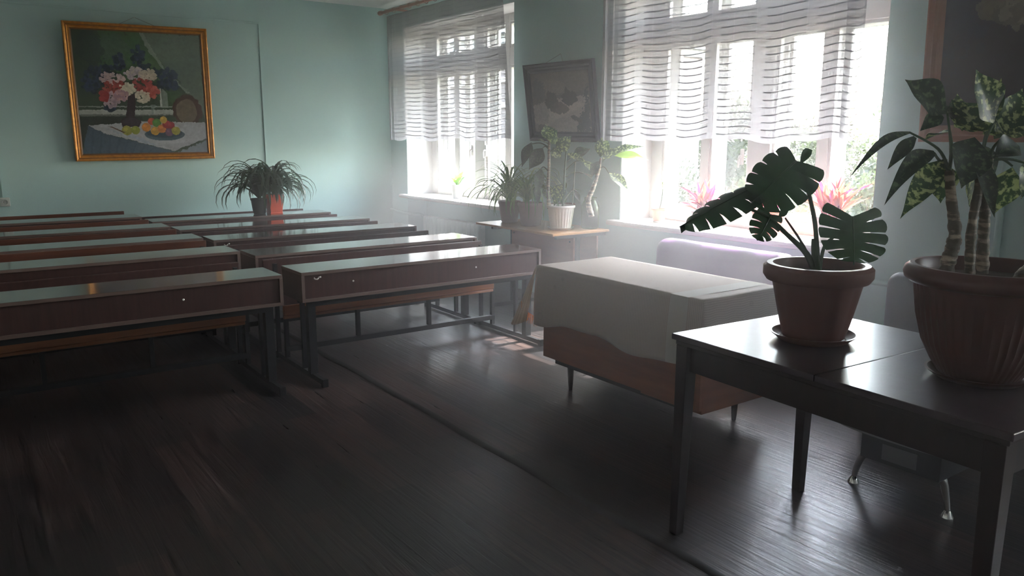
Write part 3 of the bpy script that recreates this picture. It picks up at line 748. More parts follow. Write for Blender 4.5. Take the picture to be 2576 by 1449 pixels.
def picture_frame(parent, corners, wid, depth, mats, inner=None):
    """corners TL,TR,BR,BL of the outer outline on its front plane; n: direction to the room"""
    tl, tr_, br_, bl = [Vector(c) for c in corners]
    n = (tr_ - tl).cross(bl - tl).normalized()
    if n.dot(EYE - tl) < 0: n = -n
    c = (tl + tr_ + br_ + bl) / 4
    prof = [(0, -depth), (0, -.004), (.12, 0), (.35, -.008), (.45, -.004), (.62, -.016), (.80, -.012), (1, -.022), (1, -depth * .8)]
    vs = []; K = len(prof)
    for P_ in (tl, tr_, br_, bl):
        ex = (tr_ - tl).normalized(); ey = (bl - tl).normalized()
        sx = 1 if (P_ - c).dot(ex) < 0 else -1; sy = 1 if (P_ - c).dot(ey) < 0 else -1
        for q, dz in prof: vs.append(P_ + ex * sx * q * wid + ey * sy * q * wid + n * dz)
    fs = []; mi = []
    f = MB()
    for s_ in range(4):
        for q in range(K - 1):
            a = s_ * K + q; b_ = ((s_ + 1) % 4) * K + q
            fs.append((a, b_, b_ + 1, a + 1)); mi.append(1 if q in (3, 6) and len(mats) > 1 else 0)
    f.add(vs, fs); f.m = mi
    f.build('picture_frame', mats, parent)
    ins = [vs[s_ * K + K - 1] + n * (depth * .8 - .020) for s_ in range(4)]
    MB().add([v - n * .004 for v in ins] + [tl - n * depth, tr_ - n * depth, br_ - n * depth, bl - n * depth], [(0, 1, 5, 4), (1, 2, 6, 5), (2, 3, 7, 6), (3, 0, 4, 7), (4, 5, 6, 7)]).build('backing', 'frame_inner', parent)
    return ins, n

# 1: flowers and fruit on the far wall
pt1 = thing('flower_painting', 'gold framed painting of a bouquet and fruit on a table, on the far wall', 'painting', (0, 0, 0))
fy = YB - .10
ins, n = picture_frame(pt1, [(1.062, fy - .045, 2.60), (2.405, fy - .045, 2.625), (2.425, fy + .03, 1.275), (1.078, fy + .03, 1.262)], .072, .05, ['frame_gold', 'frame_inner'])
p = Paint(250, 240, (.055, .085, .055))
def cc(px, py):   # crop pixel of the photographed canvas -> canvas units
    # bilinear inverse, corners TL(438,178) TR(1298,228) BR(1345,1000) BL(530,1008)
    u = v = .5
    for _ in range(12):
        x = (438 * (1 - u) + 1298 * u) * (1 - v) + (530 * (1 - u) + 1345 * u) * v
        y = (178 * (1 - u) + 228 * u) * (1 - v) + (1008 * (1 - u) + 1000 * u) * v
        u += (px - x) / 840; v += (py - y) / 800
    return u, v
C_ = lambda *q: [cc(a, b_) for a, b_ in q]
p.ell(*cc(850, 330), .35, .22, (.075, .15, .07), .9, .5); p.ell(*cc(700, 300), .14, .10, (.10, .15, .12), .6, .5); p.ell(*cc(560, 300), .10, .14, (.04, .06, .06), .7, .5)
p.ell(*cc(1000, 440), .10, .10, (.09, .16, .07), .8, .5); p.ell(*cc(1080, 640), .10, .08, (.06, .12, .05), .8, .5)
p.poly(C_((870, 200), (1300, 228), (1340, 780), (1230, 620), (1150, 520), (1060, 430), (950, 320)), (.17, .22, .18), .85, .03)
p.poly(C_((870, 200), (900, 205), (1010, 380), (1080, 480), (1230, 600), (1210, 610), (1050, 460), (940, 320)), (.32, .36, .31), .8, .02)
p.poly(C_((1020, 400), (1300, 400), (1330, 700), (1180, 560)), (.10, .14, .11), .35, .04)
p.poly(C_((1015, 560), (1025, 560), (1032, 695), (1020, 695)), (.5, .5, .47), .9); p.poly(C_((1030, 570), (1065, 600), (1075, 700), (1032, 700)), (.22, .25, .22), .9)
p.poly(C_((490, 683), (1130, 690), (1130, 697), (490, 690)), (.36, .38, .35), .8, .01)
p.poly(C_((495, 708), (1110, 712), (1115, 745), (500, 738)), (.42, .43, .40), .9, .01); p.poly(C_((500, 738), (1115, 745), (1118, 752), (500, 752)), (.16, .17, .15), .9, .01)
p.poly(C_((500, 755), (900, 755), (900, 800), (560, 815), (530, 960), (518, 955)), (.035, .045, .035), 1)
p.ell(*cc(1205, 720), .125, .135, (.075, .035, .028), 1, .12); p.ell(*cc(1200, 725), .088, .105, (.17, .13, .09), 1, .1)
p.poly(C_((555, 815), (900, 790), (1340, 800), (1345, 905), (1110, 992), (660, 870)), (.42, .42, .44), 1, .012)
p.poly(C_((555, 815), (660, 872), (1110, 996), (1100, 1010), (525, 1010)), (.075, .11, .15), 1, .012)
for q in range(9): p.poly(C_((580 + q * 55, 850 + q * 18), (592 + q * 55, 852 + q * 18), (590 + q * 50, 1010), (575 + q * 50, 1010)), (.045, .075, .115), .6, .01)
p.poly(C_((1120, 1010), (1345, 920), (1350, 1010)), (.24, .27, .32), .9, .02); p.poly(C_((1000, 950), (1250, 930), (1345, 905), (1130, 985)), (.30, .30, .33), .6, .02)
p.poly(C_((640, 830), (900, 900), (1000, 960), (900, 930)), (.28, .36, .46), .5, .02)
for (a, b_, rx, ry) in ((745, 390, .04, .07), (870, 360, .05, .09), (600, 500, .09, .09), (560, 540, .06, .07), (680, 450, .08, .05), (1060, 480, .09, .05), (1070, 550, .09, .04), (940, 450, .06, .05), (690, 700, .035, .02)):
    p.dabs(*cc(a, b_), rx, ry, [(.02, .035, .06), (.03, .05, .09), (.045, .065, .13)], 34, .016, int(a))
for (a, b_, rx, ry, cols) in ((700, 500, .09, .045, [(.48, .34, .35), (.58, .42, .40)]), (850, 470, .08, .05, [(.45, .36, .42), (.55, .45, .48), (.6, .5, .45)]), (935, 480, .07, .045, [(.62, .52, .42), (.55, .45, .36)]),
                           (720, 560, .09, .05, [(.36, .05, .045), (.42, .08, .06)]), (900, 550, .08, .06, [(.40, .055, .05), (.30, .04, .04)]), (960, 590, .06, .05, [(.42, .06, .045), (.5, .12, .09)]),
                           (800, 570, .06, .05, [(.62, .56, .42), (.68, .60, .46)]), (900, 620, .055, .05, [(.62, .54, .42), (.55, .46, .36)]), (690, 640, .07, .06, [(.40, .28, .34), (.5, .36, .40)]), (650, 620, .035, .04, [(.38, .05, .05)]), (760, 620, .06, .04, [(.42, .25, .30), (.52, .30, .30)])):
    p.dabs(*cc(a, b_), rx, ry, cols, 60, .013, int(b_ + a))
p.poly(C_((805, 620), (850, 600), (855, 700), (848, 760), (895, 790), (880, 825), (770, 825), (758, 780), (792, 760)), (.045, .025, .032), 1, .004)
p.ell(*cc(825, 795), .065, .04, (.055, .04, .05), 1, .05)
p.ell(*cc(1050, 880), .165, .052, (.075, .12, .15), 1, .02); p.ell(*cc(1050, 872), .145, .038, (.045, .075, .10), 1, .02)
for (a, b_, r_, c_) in ((800, 850, .040, (.35, .32, .06)), (855, 848, .036, (.27, .30, .05)), (925, 830, .036, (.66, .26, .05)), (960, 790, .03, (.5, .09, .05)), (995, 800, .036, (.10, .24, .05)), (985, 855, .036, (.62, .34, .06)), (1030, 840, .036, (.62, .22, .06)),
                        (1060, 810, .034, (.38, .04, .04)), (1090, 820, .034, (.33, .04, .05)), (1080, 865, .034, (.20, .10, .16)), (1125, 855, .036, (.38, .33, .06)), (1040, 780, .03, (.55, .35, .06))):
    p.ell(*cc(a, b_), r_, r_, c_, 1, .04); p.ell(*cc(a - 8, b_ - 10), r_ * .4, r_ * .35, tuple(min(1, q * 1.5) for q in c_), .6, .2)
p.poly(C_((955, 680), (985, 680), (975, 740), (962, 740)), (.22, .26, .24), .6, .004)
p.poly(C_((680, 820), (700, 822), (790, 862), (780, 868)), (.12, .06, .03), 1, .002)
p.a = np.clip(p.a, 0, 1)
p.canvas('canvas', ins[0], ins[1], ins[3], ins[2], pt1)
mid = Vector((1.735, YB - .10, 2.61))
MB().tube([(1.55, YB - .13, 2.60), (1.735, YB - .006, 2.70), (1.92, YB - .13, 2.606)], .0018, n=5, smooth_steps=1).build('hanging_string', 'string', pt1)
MB().tube([(1.735, YB, 2.70), (1.735, YB - .012, 2.70)], .004, n=8).build('nail', 'screw_metal', pt1)

# 2: dark framed winter landscape between the windows
pt2 = thing('winter_painting', 'dark framed winter landscape painting hanging between the two windows', 'painting', (0, 0, 0))
fx = XW - .055
ins, n = picture_frame(pt2, [(fx - .045, 6.135, 2.165), (fx - .045, 5.155, 2.155), (fx + .02, 5.125, 1.462), (fx + .02, 6.095, 1.472)], .085, .04, ['frame_navy', 'frame_navy'])
p = Paint(150, 120, (.16, .14, .14))
p.poly([(0, 0), (1, 0), (1, .32), (0, .42)], (.20, .175, .165), 1, .05); p.ell(.35, .25, .25, .14, (.28, .235, .20), .8, .4); p.ell(.12, .30, .12, .18, (.13, .13, .15), .8, .5)
p.poly([(0, .55), (.3, .46), (1, .40), (1, 1), (0, 1)], (.40, .34, .31), 1, .05); p.poly([(.3, .5), (.95, .5), (.8, .62), (.4, .80), (.2, .95), (.3, .65)], (.55, .46, .41), .8, .08)
p.poly([(0, .85), (.3, .95), (.4, 1), (0, 1)], (.25, .22, .23), .8, .06); p.poly([(1, .2), (.9, .35), (.95, .5), (.82, .75), (.75, 1), (1, 1)], (.07, .07, .085), 1, .10)
p.ell(.36, .48, .12, .14, (.10, .08, .075), 1, .35); p.ell(.66, .44, .13, .13, (.085, .07, .07), 1, .35); p.ell(.48, .60, .16, .10, (.15, .11, .10), .9, .3); p.ell(.62, .36, .03, .10, (.09, .07, .07), 1, .3)
p.ell(.30, .40, .03, .10, (.11, .08, .08), 1, .3); p.poly([(.66, .74), (.72, .72), (.86, .80), (.84, .86), (.70, .80)], (.09, .07, .065), 1, .03); p.ell(.15, .95, .10, .08, (.16, .14, .14), .8, .4)
p.canvas('canvas', ins[0], ins[1], ins[3], ins[2], pt2)
MB().tube([(fx - .03, 5.80, 2.16), (XW - .004, 5.68, 2.24), (fx - .03, 5.55, 2.157)], .0018, n=5, smooth_steps=1).build('hanging_string', 'string', pt2)

# 3: large dark flower painting at the right
pt3 = thing('dark_painting', 'large brown framed dark painting with pale blossoms behind the tall spotted plant', 'painting', (0, 0, 0))
fx = XW - .088
ins, n = picture_frame(pt3, [(fx - .05, 2.35, 2.75), (fx - .05, 1.15, 2.75), (fx, 1.15, 1.48), (fx, 2.35, 1.48)], .09, .035, ['frame_brown', 'frame_brown'])
p = Paint(160, 170, (.020, .026, .055))
p.ell(.5, .9, .7, .35, (.035, .022, .030), .8, .4)
p.dabs(.38, .30, .22, .22, [(.10, .10, .075), (.16, .145, .10), (.22, .20, .15)], 70, .05, 5); p.dabs(.38, .42, .16, .10, [(.24, .22, .17), (.14, .13, .10)], 34, .035, 9); p.dabs(.62, .2, .3, .2, [(.06, .09, .06), (.12, .13, .09)], 50, .05, 3)
p.canvas('canvas', ins[0], ins[1], ins[3], ins[2], pt3)

# ------------------------------------------------------------------ curtains
def curtain(y0, y1, ztop, zbot, x, label, edge, amp, rodlabel, zr0, zr1, seed):
    c = MB(); rd = random.Random(seed); W = abs(y1 - y0)
    ph = [rd.uniform(0, 6.28) for _ in range(4)]
    def fn(i, j):
        # i: 0 at the far end, 1 at the near end; j: 0 bottom, 1 top
        y = y1 + (y0 - y1) * i
        z = zbot + (ztop - zbot) * j
        z += (.012 * math.sin(i * 17 + ph[3]) + .008 * math.sin(i * 41)) * (1 - j)
        f = math.sin(i * 2 * PI * 6.5 + ph[0]) * .6 + math.sin(i * 2 * PI * 11.3 + ph[1]) * .4
        bunch = math.exp(-((i - edge[0]) / edge[1]) ** 2)
        xx = x + amp * f * (1 - .35 * j) * (1 - bunch) + .030 * bunch * math.sin(i * 2 * PI * 26)
        y += edge[2] * (1 - j) * max(0, (i - .85) / .15)
        return (xx, y, z)
    c.grid(fn, 260, 60, 0, lambda i, j: (W * i * 1.12, (ztop - zbot) * j))
    o = c.build('curtain', 'sheer_curtain', smooth=True); tag(o, label, 'curtain', 'sheer curtains'); return o
curtain(6.33, 8.72, 2.90, 1.478, 4.42, 'white sheer curtain over the far window beside the wall corner', (-.05, .08, -.16), .015, None, 0, 0, 3)
curtain(2.70, 4.93, 2.915, 1.482, 4.42, 'white sheer curtain over the near window with one side edge doubled over', (.02, .05, .06), .014, None, 0, 0, 8)
curtain(-1.85, .30, 2.915, .86, 4.42, 'white sheer curtain over the window beside the large pots', (.02, .05, .0), .020, None, 0, 0, 9)
# doubled over side edge of the near curtain
c = MB(); c.grid(lambda i, j: (4.385 + .012 * math.sin(i * PI), 2.78 - .02 * (1 - j) - i * .115 * (.9 + .25 * j), 1.49 + .018 * abs(2 * i - 1) ** 3 + (2.912 - 1.49) * j), 14, 60, 0, lambda i, j: (i * .1 + .13, 1.44 * j))
k_ = c.build('folded_edge', 'sheer_curtain', smooth=True); k_.parent = [o for o in COL.objects if o.get('label', '').startswith('white sheer curtain over the near')][0]
for yA, yB_, zA, zB, lab in ((8.84, 6.15, 2.955, 2.945, 'wooden curtain rod with rings above the far window'), (5.05, 2.45, 2.95, 2.95, 'wooden curtain rod above the near window')):
    r_ = thing('curtain_rod', lab, 'curtain rod', (0, 0, 0))
    MB().tube([(4.42, yA, zA), (4.42, yB_, zB)], .016, smooth_steps=1).build('rod', 'rod_wood', r_, smooth=2)
    for yy, sg in ((yA, 1), (yB_, -1)):
        f = MB().lathe([(.016, 0), (.026, .01), (.018, .03), (.028, .05), (.022, .075), (.004, .085)], 14); f.v = [(4.42 + x, yy + sg * z, (zA if sg > 0 else zB) + y) for x, y, z in f.v]
        f.build('finial', 'rod_wood', r_, smooth=2)
    for k in range(14):
        yy = yA - .12 - k * (yA - yB_ - .24) / 13; q = MB()
        q.tube([(4.42 + .026 * math.cos(a), yy, zA - .006 + .026 * math.sin(a)) for a in [2 * PI * w / 14 for w in range(15)]], .0035, n=6, smooth_steps=1); q.build('ring', 'rod_wood', r_, smooth=True)
    for yy in (yA - .3, yB_ + .3): MB().box((4.42, yy - .01, zA - .01), (4.6, yy + .01, zA + .01)).build('bracket', 'rod_wood', r_)

# ------------------------------------------------------------------ added haze volume imitating lens glare
hm = bpy.data.materials.new('glare_haze'); hm.use_nodes = True; MATS['glare_haze'] = hm
hn = hm.node_tree; hn.nodes.remove(hn.nodes['Principled BSDF'])
vs_ = hn.nodes.new('ShaderNodeVolumeScatter'); vs_.inputs['Color'].default_value = (1, .95, .98, 1)
vs_.inputs['Density'].default_value = .10; vs_.inputs['Anisotropy'].default_value = .6
ht = hn.nodes.new('ShaderNodeTexCoord'); hs = hn.nodes.new('ShaderNodeSeparateXYZ'); hr = hn.nodes.new('ShaderNodeMapRange')
hn.links.new(ht.outputs['Object'], hs.inputs[0]); hn.links.new(hs.outputs[0], hr.inputs[0]); hr.interpolation_type = 'SMOOTHSTEP'
hr.inputs[1].default_value = 0.6; hr.inputs[2].default_value = 4.3; hr.inputs[3].default_value = .010; hr.inputs[4].default_value = .11   # denser towards the window wall, where the glare veil is strongest
hn.links.new(hr.outputs[0], vs_.inputs['Density'])
hn.links.new(vs_.outputs[0], hn.nodes['Material Output'].inputs['Volume'])
hz = MB().box((XL + .02, YF + .02, .012), (4.385, YB - .02, ZC - .02)).build('haze', 'glare_haze')
tag(hz, 'added haze filling the classroom, imitating bright lens glare towards the windows', 'haze', kind='stuff')

# ------------------------------------------------------------------ leaves
PROF = {'ovate': [0, .34, .72, .94, 1, .96, .84, .64, .38, .14, 0], 'strap': [.35, .75, .92, 1, 1, 1, .95, .85, .65, .4, 0],
        'lance': [.25, .5, .78, .95, 1, .95, .82, .62, .4, .2, 0], 'heart': [.55, .95, 1.0, .98, .9, .78, .62, .45, .28, .12, 0]}
def prof(name, t):
    p_ = PROF[name]; k = min(9, int(t * 10)); f = t * 10 - k; return p_[k] * (1 - f) + p_[k + 1] * f
def leaf(mb, base, tip, hw, kind='ovate', bend=.15, nrm=None, mi=0, n=12, fold=.25, twist=0., mid=None):
    base = Vector(base); tip = Vector(tip); ax = tip - base; L_ = ax.length; a = ax.normalized()
    nn = Vector(nrm) if nrm is not None else Vector((0, 0, 1))
    nn = nn - a * nn.dot(a)
    if nn.length < .05: nn = a.orthogonal()
    nn.normalize(); sd = a.cross(nn).normalized()
    m = 3
    vs = []; uvs = []
    for i in range(n + 1):
        t = i / n
        c = base + ax * t + (Vector((0, 0, 1)) * bend * L_ * math.sin(PI * t))
        if mid is not None: c = base * (1 - t) ** 2 + Vector(mid) * 2 * t * (1 - t) + tip * t * t
        w = hw * prof(kind, t); an = twist * t
        s2 = sd * math.cos(an) + nn * math.sin(an); n2 = nn * math.cos(an) - sd * math.sin(an)
        for j in range(-m, m + 1):
            q = j / m; vs.append(c + s2 * w * q + n2 * (fold * w * abs(q) - .12 * w * q * q * math.sin(t * 9))); uvs.append((q, t))
    W_ = 2 * m + 1
    fs = [(i * W_ + j, i * W_ + j + 1, (i + 1) * W_ + j + 1, (i + 1) * W_ + j) for i in range(n) for j in range(2 * m)]
    return mb.add(vs, fs, mi, uvs)
def monstera(mb, base, tip, hw, nrm, cuts=5, depth=.35, droop=.2, seed=0, asym=(1, 1), gaps=(.14, .26)):
    base = Vector(base); tip = Vector(tip); ax = tip - base; L_ = ax.length; a = ax.normalized()
    nn = Vector(nrm); nn = (nn - a * nn.dot(a)).normalized(); sd = a.cross(nn); rd = random.Random(seed)
    for side in (-1, 1):
        k = asym[0] if side < 0 else asym[1]
        for l in range(cuts + 1):
            sa, sb = l / (cuts + 1), (l + 1) / (cuts + 1)
            gap = rd.uniform(*gaps) if l < cuts else 0
            t0 = depth * rd.uniform(.8, 1.25)
            def fn(i, j):
                t = j
                g_ = gap * max(0, (t - t0) / (1 - t0)) ** .6 if t > t0 else 0
                s = sa + (sb - sa) * (i * (1 - g_))
                # outline width along the rib, lobes swept back at the base and forward at the tip
                ww = hw * k * (math.sin(PI * min(1, (s * .86 + .20))) ** .62 if s < .93 else math.sin(PI * min(1, s * .86 + .20)) ** .62)
                ww *= 1 - max(0, s - .55) ** 2 * 1.2
                sweep = (-.55 * (1 - s) ** 2 + .42 * s) * ww * t * (1.1 if s < .25 else 1)
                rnd = 1 - .05 * abs(2 * i - 1) ** 3 * (t > .7)
                lat = ww * t * rnd
                c = base + a * (L_ * s * .93 + sweep)
                return c + sd * side * lat - nn * (droop * hw * t * t) + nn * (.05 * hw * math.sin(i * PI) * t)
            mb.grid(fn, 5, 12)
    # thick midrib and side ribs
    mb.tube([base, (base + tip) / 2 + nn * .002, tip - ax * .06], (.0035, .001), n=6)
    return mb

def pot(mb, c, r0, r1, h, rim=.018, riml=.03, flute=None, n=40):
    """tapered pot with a rolled rim; r0 base radius, r1 top radius"""
    pr = [(r0 * .9, 0), (r0, .004)]
    for k in range(1, 9):
        q = k / 8; pr.append((r0 + (r1 - r0) * q ** .85, .004 + (h - riml - .004) * q))
    pr += [(r1 + rim * .6, h - riml), (r1 + rim, h - riml * .7), (r1 + rim, h - riml * .2), (r1 + rim * .6, h), (r1 - .002, h), (r1 - .008, h - .01), (r1 - .012, h - .05)]
    return mb.lathe(pr, n, c, flute=flute)
def saucer(mb, c, r, h=.022):
    return mb.lathe([(r * .82, 0), (r, h * .8), (r + .004, h), (r - .004, h), (r - .010, h * .6), (r * .78, .005)], 40, c)

# ------------------------------------------------------------------ plants
def plant(name, label, cat, loc, group=None): return thing(name, label, cat, loc, group=group)
def rel(root, p_): return Vector(p_) - Vector(root.location)

# monstera on the dark table
c0 = Vector((2.475, 1.60, .79)); D = 2.80
mo = plant('potted_monstera', 'monstera with large cut leaves in a terracotta pot on the dark table', 'potted plant', c0)
b = MB(); saucer(b, (0, 0, .001), .145, .026); b.build('saucer', 'terracotta', mo, smooth=2)
b = MB(); pot(b, (0, 0, .010), .105, .155, .265, .030, .058, flute=(10, .03, .02, .19), n=80); b.build('pot', 'terracotta', mo, smooth=2)
MB().disc((0, 0, .235), .148, dome=.012).build('soil', 'soil', mo, smooth=True)
R_ = lambda u, v, d=D: rel(mo, at(u, v, d))
V_ = -(FWD)   # towards the camera
def stalk(mb, pts, r): mb.tube(pts, r, n=8)
s = MB()
base_ = Vector((0, 0, .22))
stalk(s, [base_, R_(2050, 560), R_(2018, 424)], (.010, .006)); stalk(s, [base_ + Vector((.01, 0, 0)), R_(2073, 622), R_(2105, 590, D - .02), R_(2142, 552, D - .03)], (.007, .004))
stalk(s, [base_, R_(2030, 640), R_(1980, 590), R_(1930, 545), R_(1868, 520)], (.013, .004)); stalk(s, [base_, R_(2022, 620), R_(1975, 548)], (.007, .003))
stalk(s, [base_, R_(2052, 650), R_(2050, 600)], (.02, .012))
s.build('stem', 'green_stem', mo, smooth=True)
def mleaf(*a, **k):
    b_ = MB(); monstera(b_, *a, **k); b_.build('leaf', 'monstera_leaf', mo, smooth=True)
mleaf(R_(2003, 405), R_(1880, 520, D - .05), .118, V_ + Vector((-.3, 0, .5)), cuts=5, depth=.62, droop=.25, seed=3, asym=(1.05, .85), gaps=(.06, .2))
mleaf(R_(1880, 478), R_(1697, 577, D - .05), .085, Vector((0, 0, 1)) + V_ * .35, cuts=5, depth=.4, droop=.35, seed=5)
mleaf(R_(1940, 540), R_(1905, 607, D - .03), .055, V_ + Vector((0, 0, .3)), cuts=4, depth=.35, droop=.4, seed=8)
mleaf(R_(2145, 545, D - .03), R_(2149, 674, D - .10), .125, V_ + Vector((0, 0, .35)), cuts=5, depth=.34, droop=.10, seed=2, asym=(1.0, .95), gaps=(.12, .22))
b = MB(); leaf(b, R_(1958, 545), R_(1986, 528), .014, 'ovate', .1, V_); b.build('leaf', 'monstera_leaf', mo, smooth=True)
b = MB(); leaf(b, R_(2014, 410), R_(2044, 378), .017, 'lance', .25, V_, fold=.5); b.build('leaf', 'monstera_leaf', mo, smooth=True)

# tall dieffenbachia in the big pot
c0 = Vector((2.47, 1.035, .79)); D = 2.36
di = plant('tall_potted_plant', 'tall spotted dieffenbachia in the largest ribbed pot at the right edge', 'potted plant', c0)
b = MB(); saucer(b, (0, 0, .001), .142, .022); b.build('saucer', 'terracotta_dark', di, smooth=2)
b = MB(); b.lathe([(.10, .01), (.112, .016), (.135, .05), (.165, .11), (.186, .19), (.196, .26), (.198, .285), (.214, .29), (.226, .30), (.230, .315), (.226, .33), (.212, .342), (.199, .342), (.190, .33), (.186, .28)], 144, (0, 0, 0), flute=(48, .035, .03, .27))
b.build('pot', 'terracotta_dark', di, smooth=2)
MB().disc((0, 0, .30), .187, dome=.012).build('soil', 'soil', di, smooth=True)
R_ = lambda u, v, d=D: rel(di, at(u, v, d))
def cane(root, pts, r, mt='dieff_stem', seed=0):
    rd = random.Random(seed); rings = [rd.uniform(.9, 1.12) for _ in range(80)]
    m_ = MB(); m_.tube(pts, lambda t: (r[0] + (r[1] - r[0]) * t) * rings[int(t * 40)], n=12, smooth_steps=14); return m_.build('stem', mt, root, smooth=True)
cane(di, [R_(2368, 735), R_(2385, 660), R_(2402, 590), R_(2393, 500), R_(2388, 430)], (.024, .013), seed=1)
cane(di, [R_(2440, 745), R_(2440, 640), R_(2446, 560), R_(2462, 470), R_(2468, 400)], (.015, .012), seed=2)
cane(di, [R_(2472, 738, D + .03), R_(2472, 640, D + .03), R_(2476, 560, D + .02), R_(2480, 480), R_(2488, 400)], (.019, .012), seed=3)
cane(di, [R_(2530, 745, D - .05), R_(2562, 705, D - .05), R_(2620, 640, D - .08), R_(2660, 560, D - .1)], (.022, .014), seed=4)
g = MB()
for a_, m_, b_ in (((2388, 435), (2392, 370), (2383, 285)), ((2388, 430), (2360, 400), (2350, 384)), ((2388, 430), (2360, 375), (2290, 334)), ((2468, 405), (2480, 350), (2500, 309)), ((2468, 405), (2475, 360), (2482, 330)),
                  ((2488, 405), (2500, 370), (2530, 340)), ((2388, 435), (2380, 420), (2370, 408)), ((2468, 402), (2455, 380), (2448, 352)), ((2488, 405), (2520, 400), (2547, 418)), ((2488, 400), (2530, 380), (2562, 368)),
                  ((2468, 405), (2446, 410), (2440, 422)), ((2388, 430), (2395, 380), (2390, 330)), ((2488, 402), (2540, 400), (2585, 412))):
    g = MB(); g.tube([R_(*a_), R_(*m_), R_(*b_)], (.006, .003), n=7); g.build('leaf_stalk', 'green_stem', di, smooth=True)
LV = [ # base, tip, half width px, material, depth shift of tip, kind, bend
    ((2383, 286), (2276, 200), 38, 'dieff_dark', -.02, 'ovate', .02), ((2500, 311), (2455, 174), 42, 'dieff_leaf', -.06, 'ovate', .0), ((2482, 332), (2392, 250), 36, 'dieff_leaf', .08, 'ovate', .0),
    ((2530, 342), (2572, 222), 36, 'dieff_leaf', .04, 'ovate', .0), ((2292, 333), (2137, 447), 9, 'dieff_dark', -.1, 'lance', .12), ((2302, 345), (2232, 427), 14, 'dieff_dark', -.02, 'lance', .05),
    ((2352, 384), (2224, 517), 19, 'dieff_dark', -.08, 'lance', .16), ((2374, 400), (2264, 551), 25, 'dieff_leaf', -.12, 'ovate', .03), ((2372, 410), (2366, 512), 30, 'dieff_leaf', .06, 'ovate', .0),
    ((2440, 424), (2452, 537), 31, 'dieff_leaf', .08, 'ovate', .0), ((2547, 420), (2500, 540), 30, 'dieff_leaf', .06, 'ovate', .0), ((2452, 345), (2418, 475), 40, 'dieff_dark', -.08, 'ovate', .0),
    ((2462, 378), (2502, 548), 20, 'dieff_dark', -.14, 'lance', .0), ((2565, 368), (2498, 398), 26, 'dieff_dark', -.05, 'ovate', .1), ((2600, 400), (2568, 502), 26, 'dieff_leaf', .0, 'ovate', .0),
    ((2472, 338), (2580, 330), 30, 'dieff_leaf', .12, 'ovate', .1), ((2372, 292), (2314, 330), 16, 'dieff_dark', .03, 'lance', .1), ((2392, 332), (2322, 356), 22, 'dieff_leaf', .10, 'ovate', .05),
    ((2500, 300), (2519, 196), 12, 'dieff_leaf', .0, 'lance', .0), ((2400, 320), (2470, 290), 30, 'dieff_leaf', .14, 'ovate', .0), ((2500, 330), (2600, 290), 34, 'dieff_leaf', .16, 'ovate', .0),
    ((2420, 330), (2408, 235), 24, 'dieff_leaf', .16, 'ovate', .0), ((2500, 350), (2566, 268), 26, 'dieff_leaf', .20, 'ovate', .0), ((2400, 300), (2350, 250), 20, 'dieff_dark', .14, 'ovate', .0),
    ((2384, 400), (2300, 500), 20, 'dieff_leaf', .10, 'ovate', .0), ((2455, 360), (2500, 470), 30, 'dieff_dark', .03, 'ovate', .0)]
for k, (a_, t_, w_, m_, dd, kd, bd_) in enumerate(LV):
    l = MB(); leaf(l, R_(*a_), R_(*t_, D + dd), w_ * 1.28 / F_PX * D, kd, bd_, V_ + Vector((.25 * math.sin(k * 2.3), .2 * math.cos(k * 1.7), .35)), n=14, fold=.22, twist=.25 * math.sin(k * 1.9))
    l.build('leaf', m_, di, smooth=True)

# dieffenbachia in the white pot on the old desk
c0 = Vector((4.14, 5.09, .75)); D = 6.52
wp = plant('potted_dieffenbachia', 'dieffenbachia with broad leaves in a white ribbed pot on the old desk', 'potted plant', c0)
b = MB(); saucer(b, (0, 0, .001), .108, .018); b.build('saucer', 'pot_white', wp, smooth=2)
b = MB(); pot(b, (0, 0, .006), .085, .112, .195, .008, .022, flute=(24, .05, .02, .16), n=96); b.build('pot', 'pot_white', wp, smooth=2)
MB().disc((0, 0, .18), .108, dome=.01).build('soil', 'soil', wp, smooth=True)
R_ = lambda u, v, d=D: rel(wp, at(u, v, d))
cane(wp, [R_(1382, 525), R_(1379, 471), R_(1381, 420), R_(1381, 352)], (.016, .010), seed=5)
cane(wp, [R_(1416, 522), R_(1419, 470), R_(1421, 430), R_(1425, 380)], (.011, .008), 'green_stem', seed=6)
cane(wp, [R_(1440, 515), R_(1443, 470), R_(1447, 408)], (.005, .004), 'green_stem', seed=6)
g = MB()
for a_, m_, b_ in (((1380, 370), (1360, 360), (1338, 362)), ((1380, 375), (1372, 368), (1364, 374)), ((1379, 430), (1368, 420), (1360, 425)), ((1380, 385), (1400, 370), (1405, 378)), ((1420, 430), (1450, 405), (1475, 408)), ((1422, 410), (1440, 395), (1446, 388)), ((1422, 445), (1445, 433), (1468, 436)), ((1378, 468), (1365, 464), (1352, 466)), ((1420, 500), (1440, 478), (1455, 485))):
    g = MB(); g.tube([R_(*a_), R_(*m_), R_(*b_)], (.006, .004), n=6); g.build('leaf_stalk', 'green_stem', wp, smooth=True)
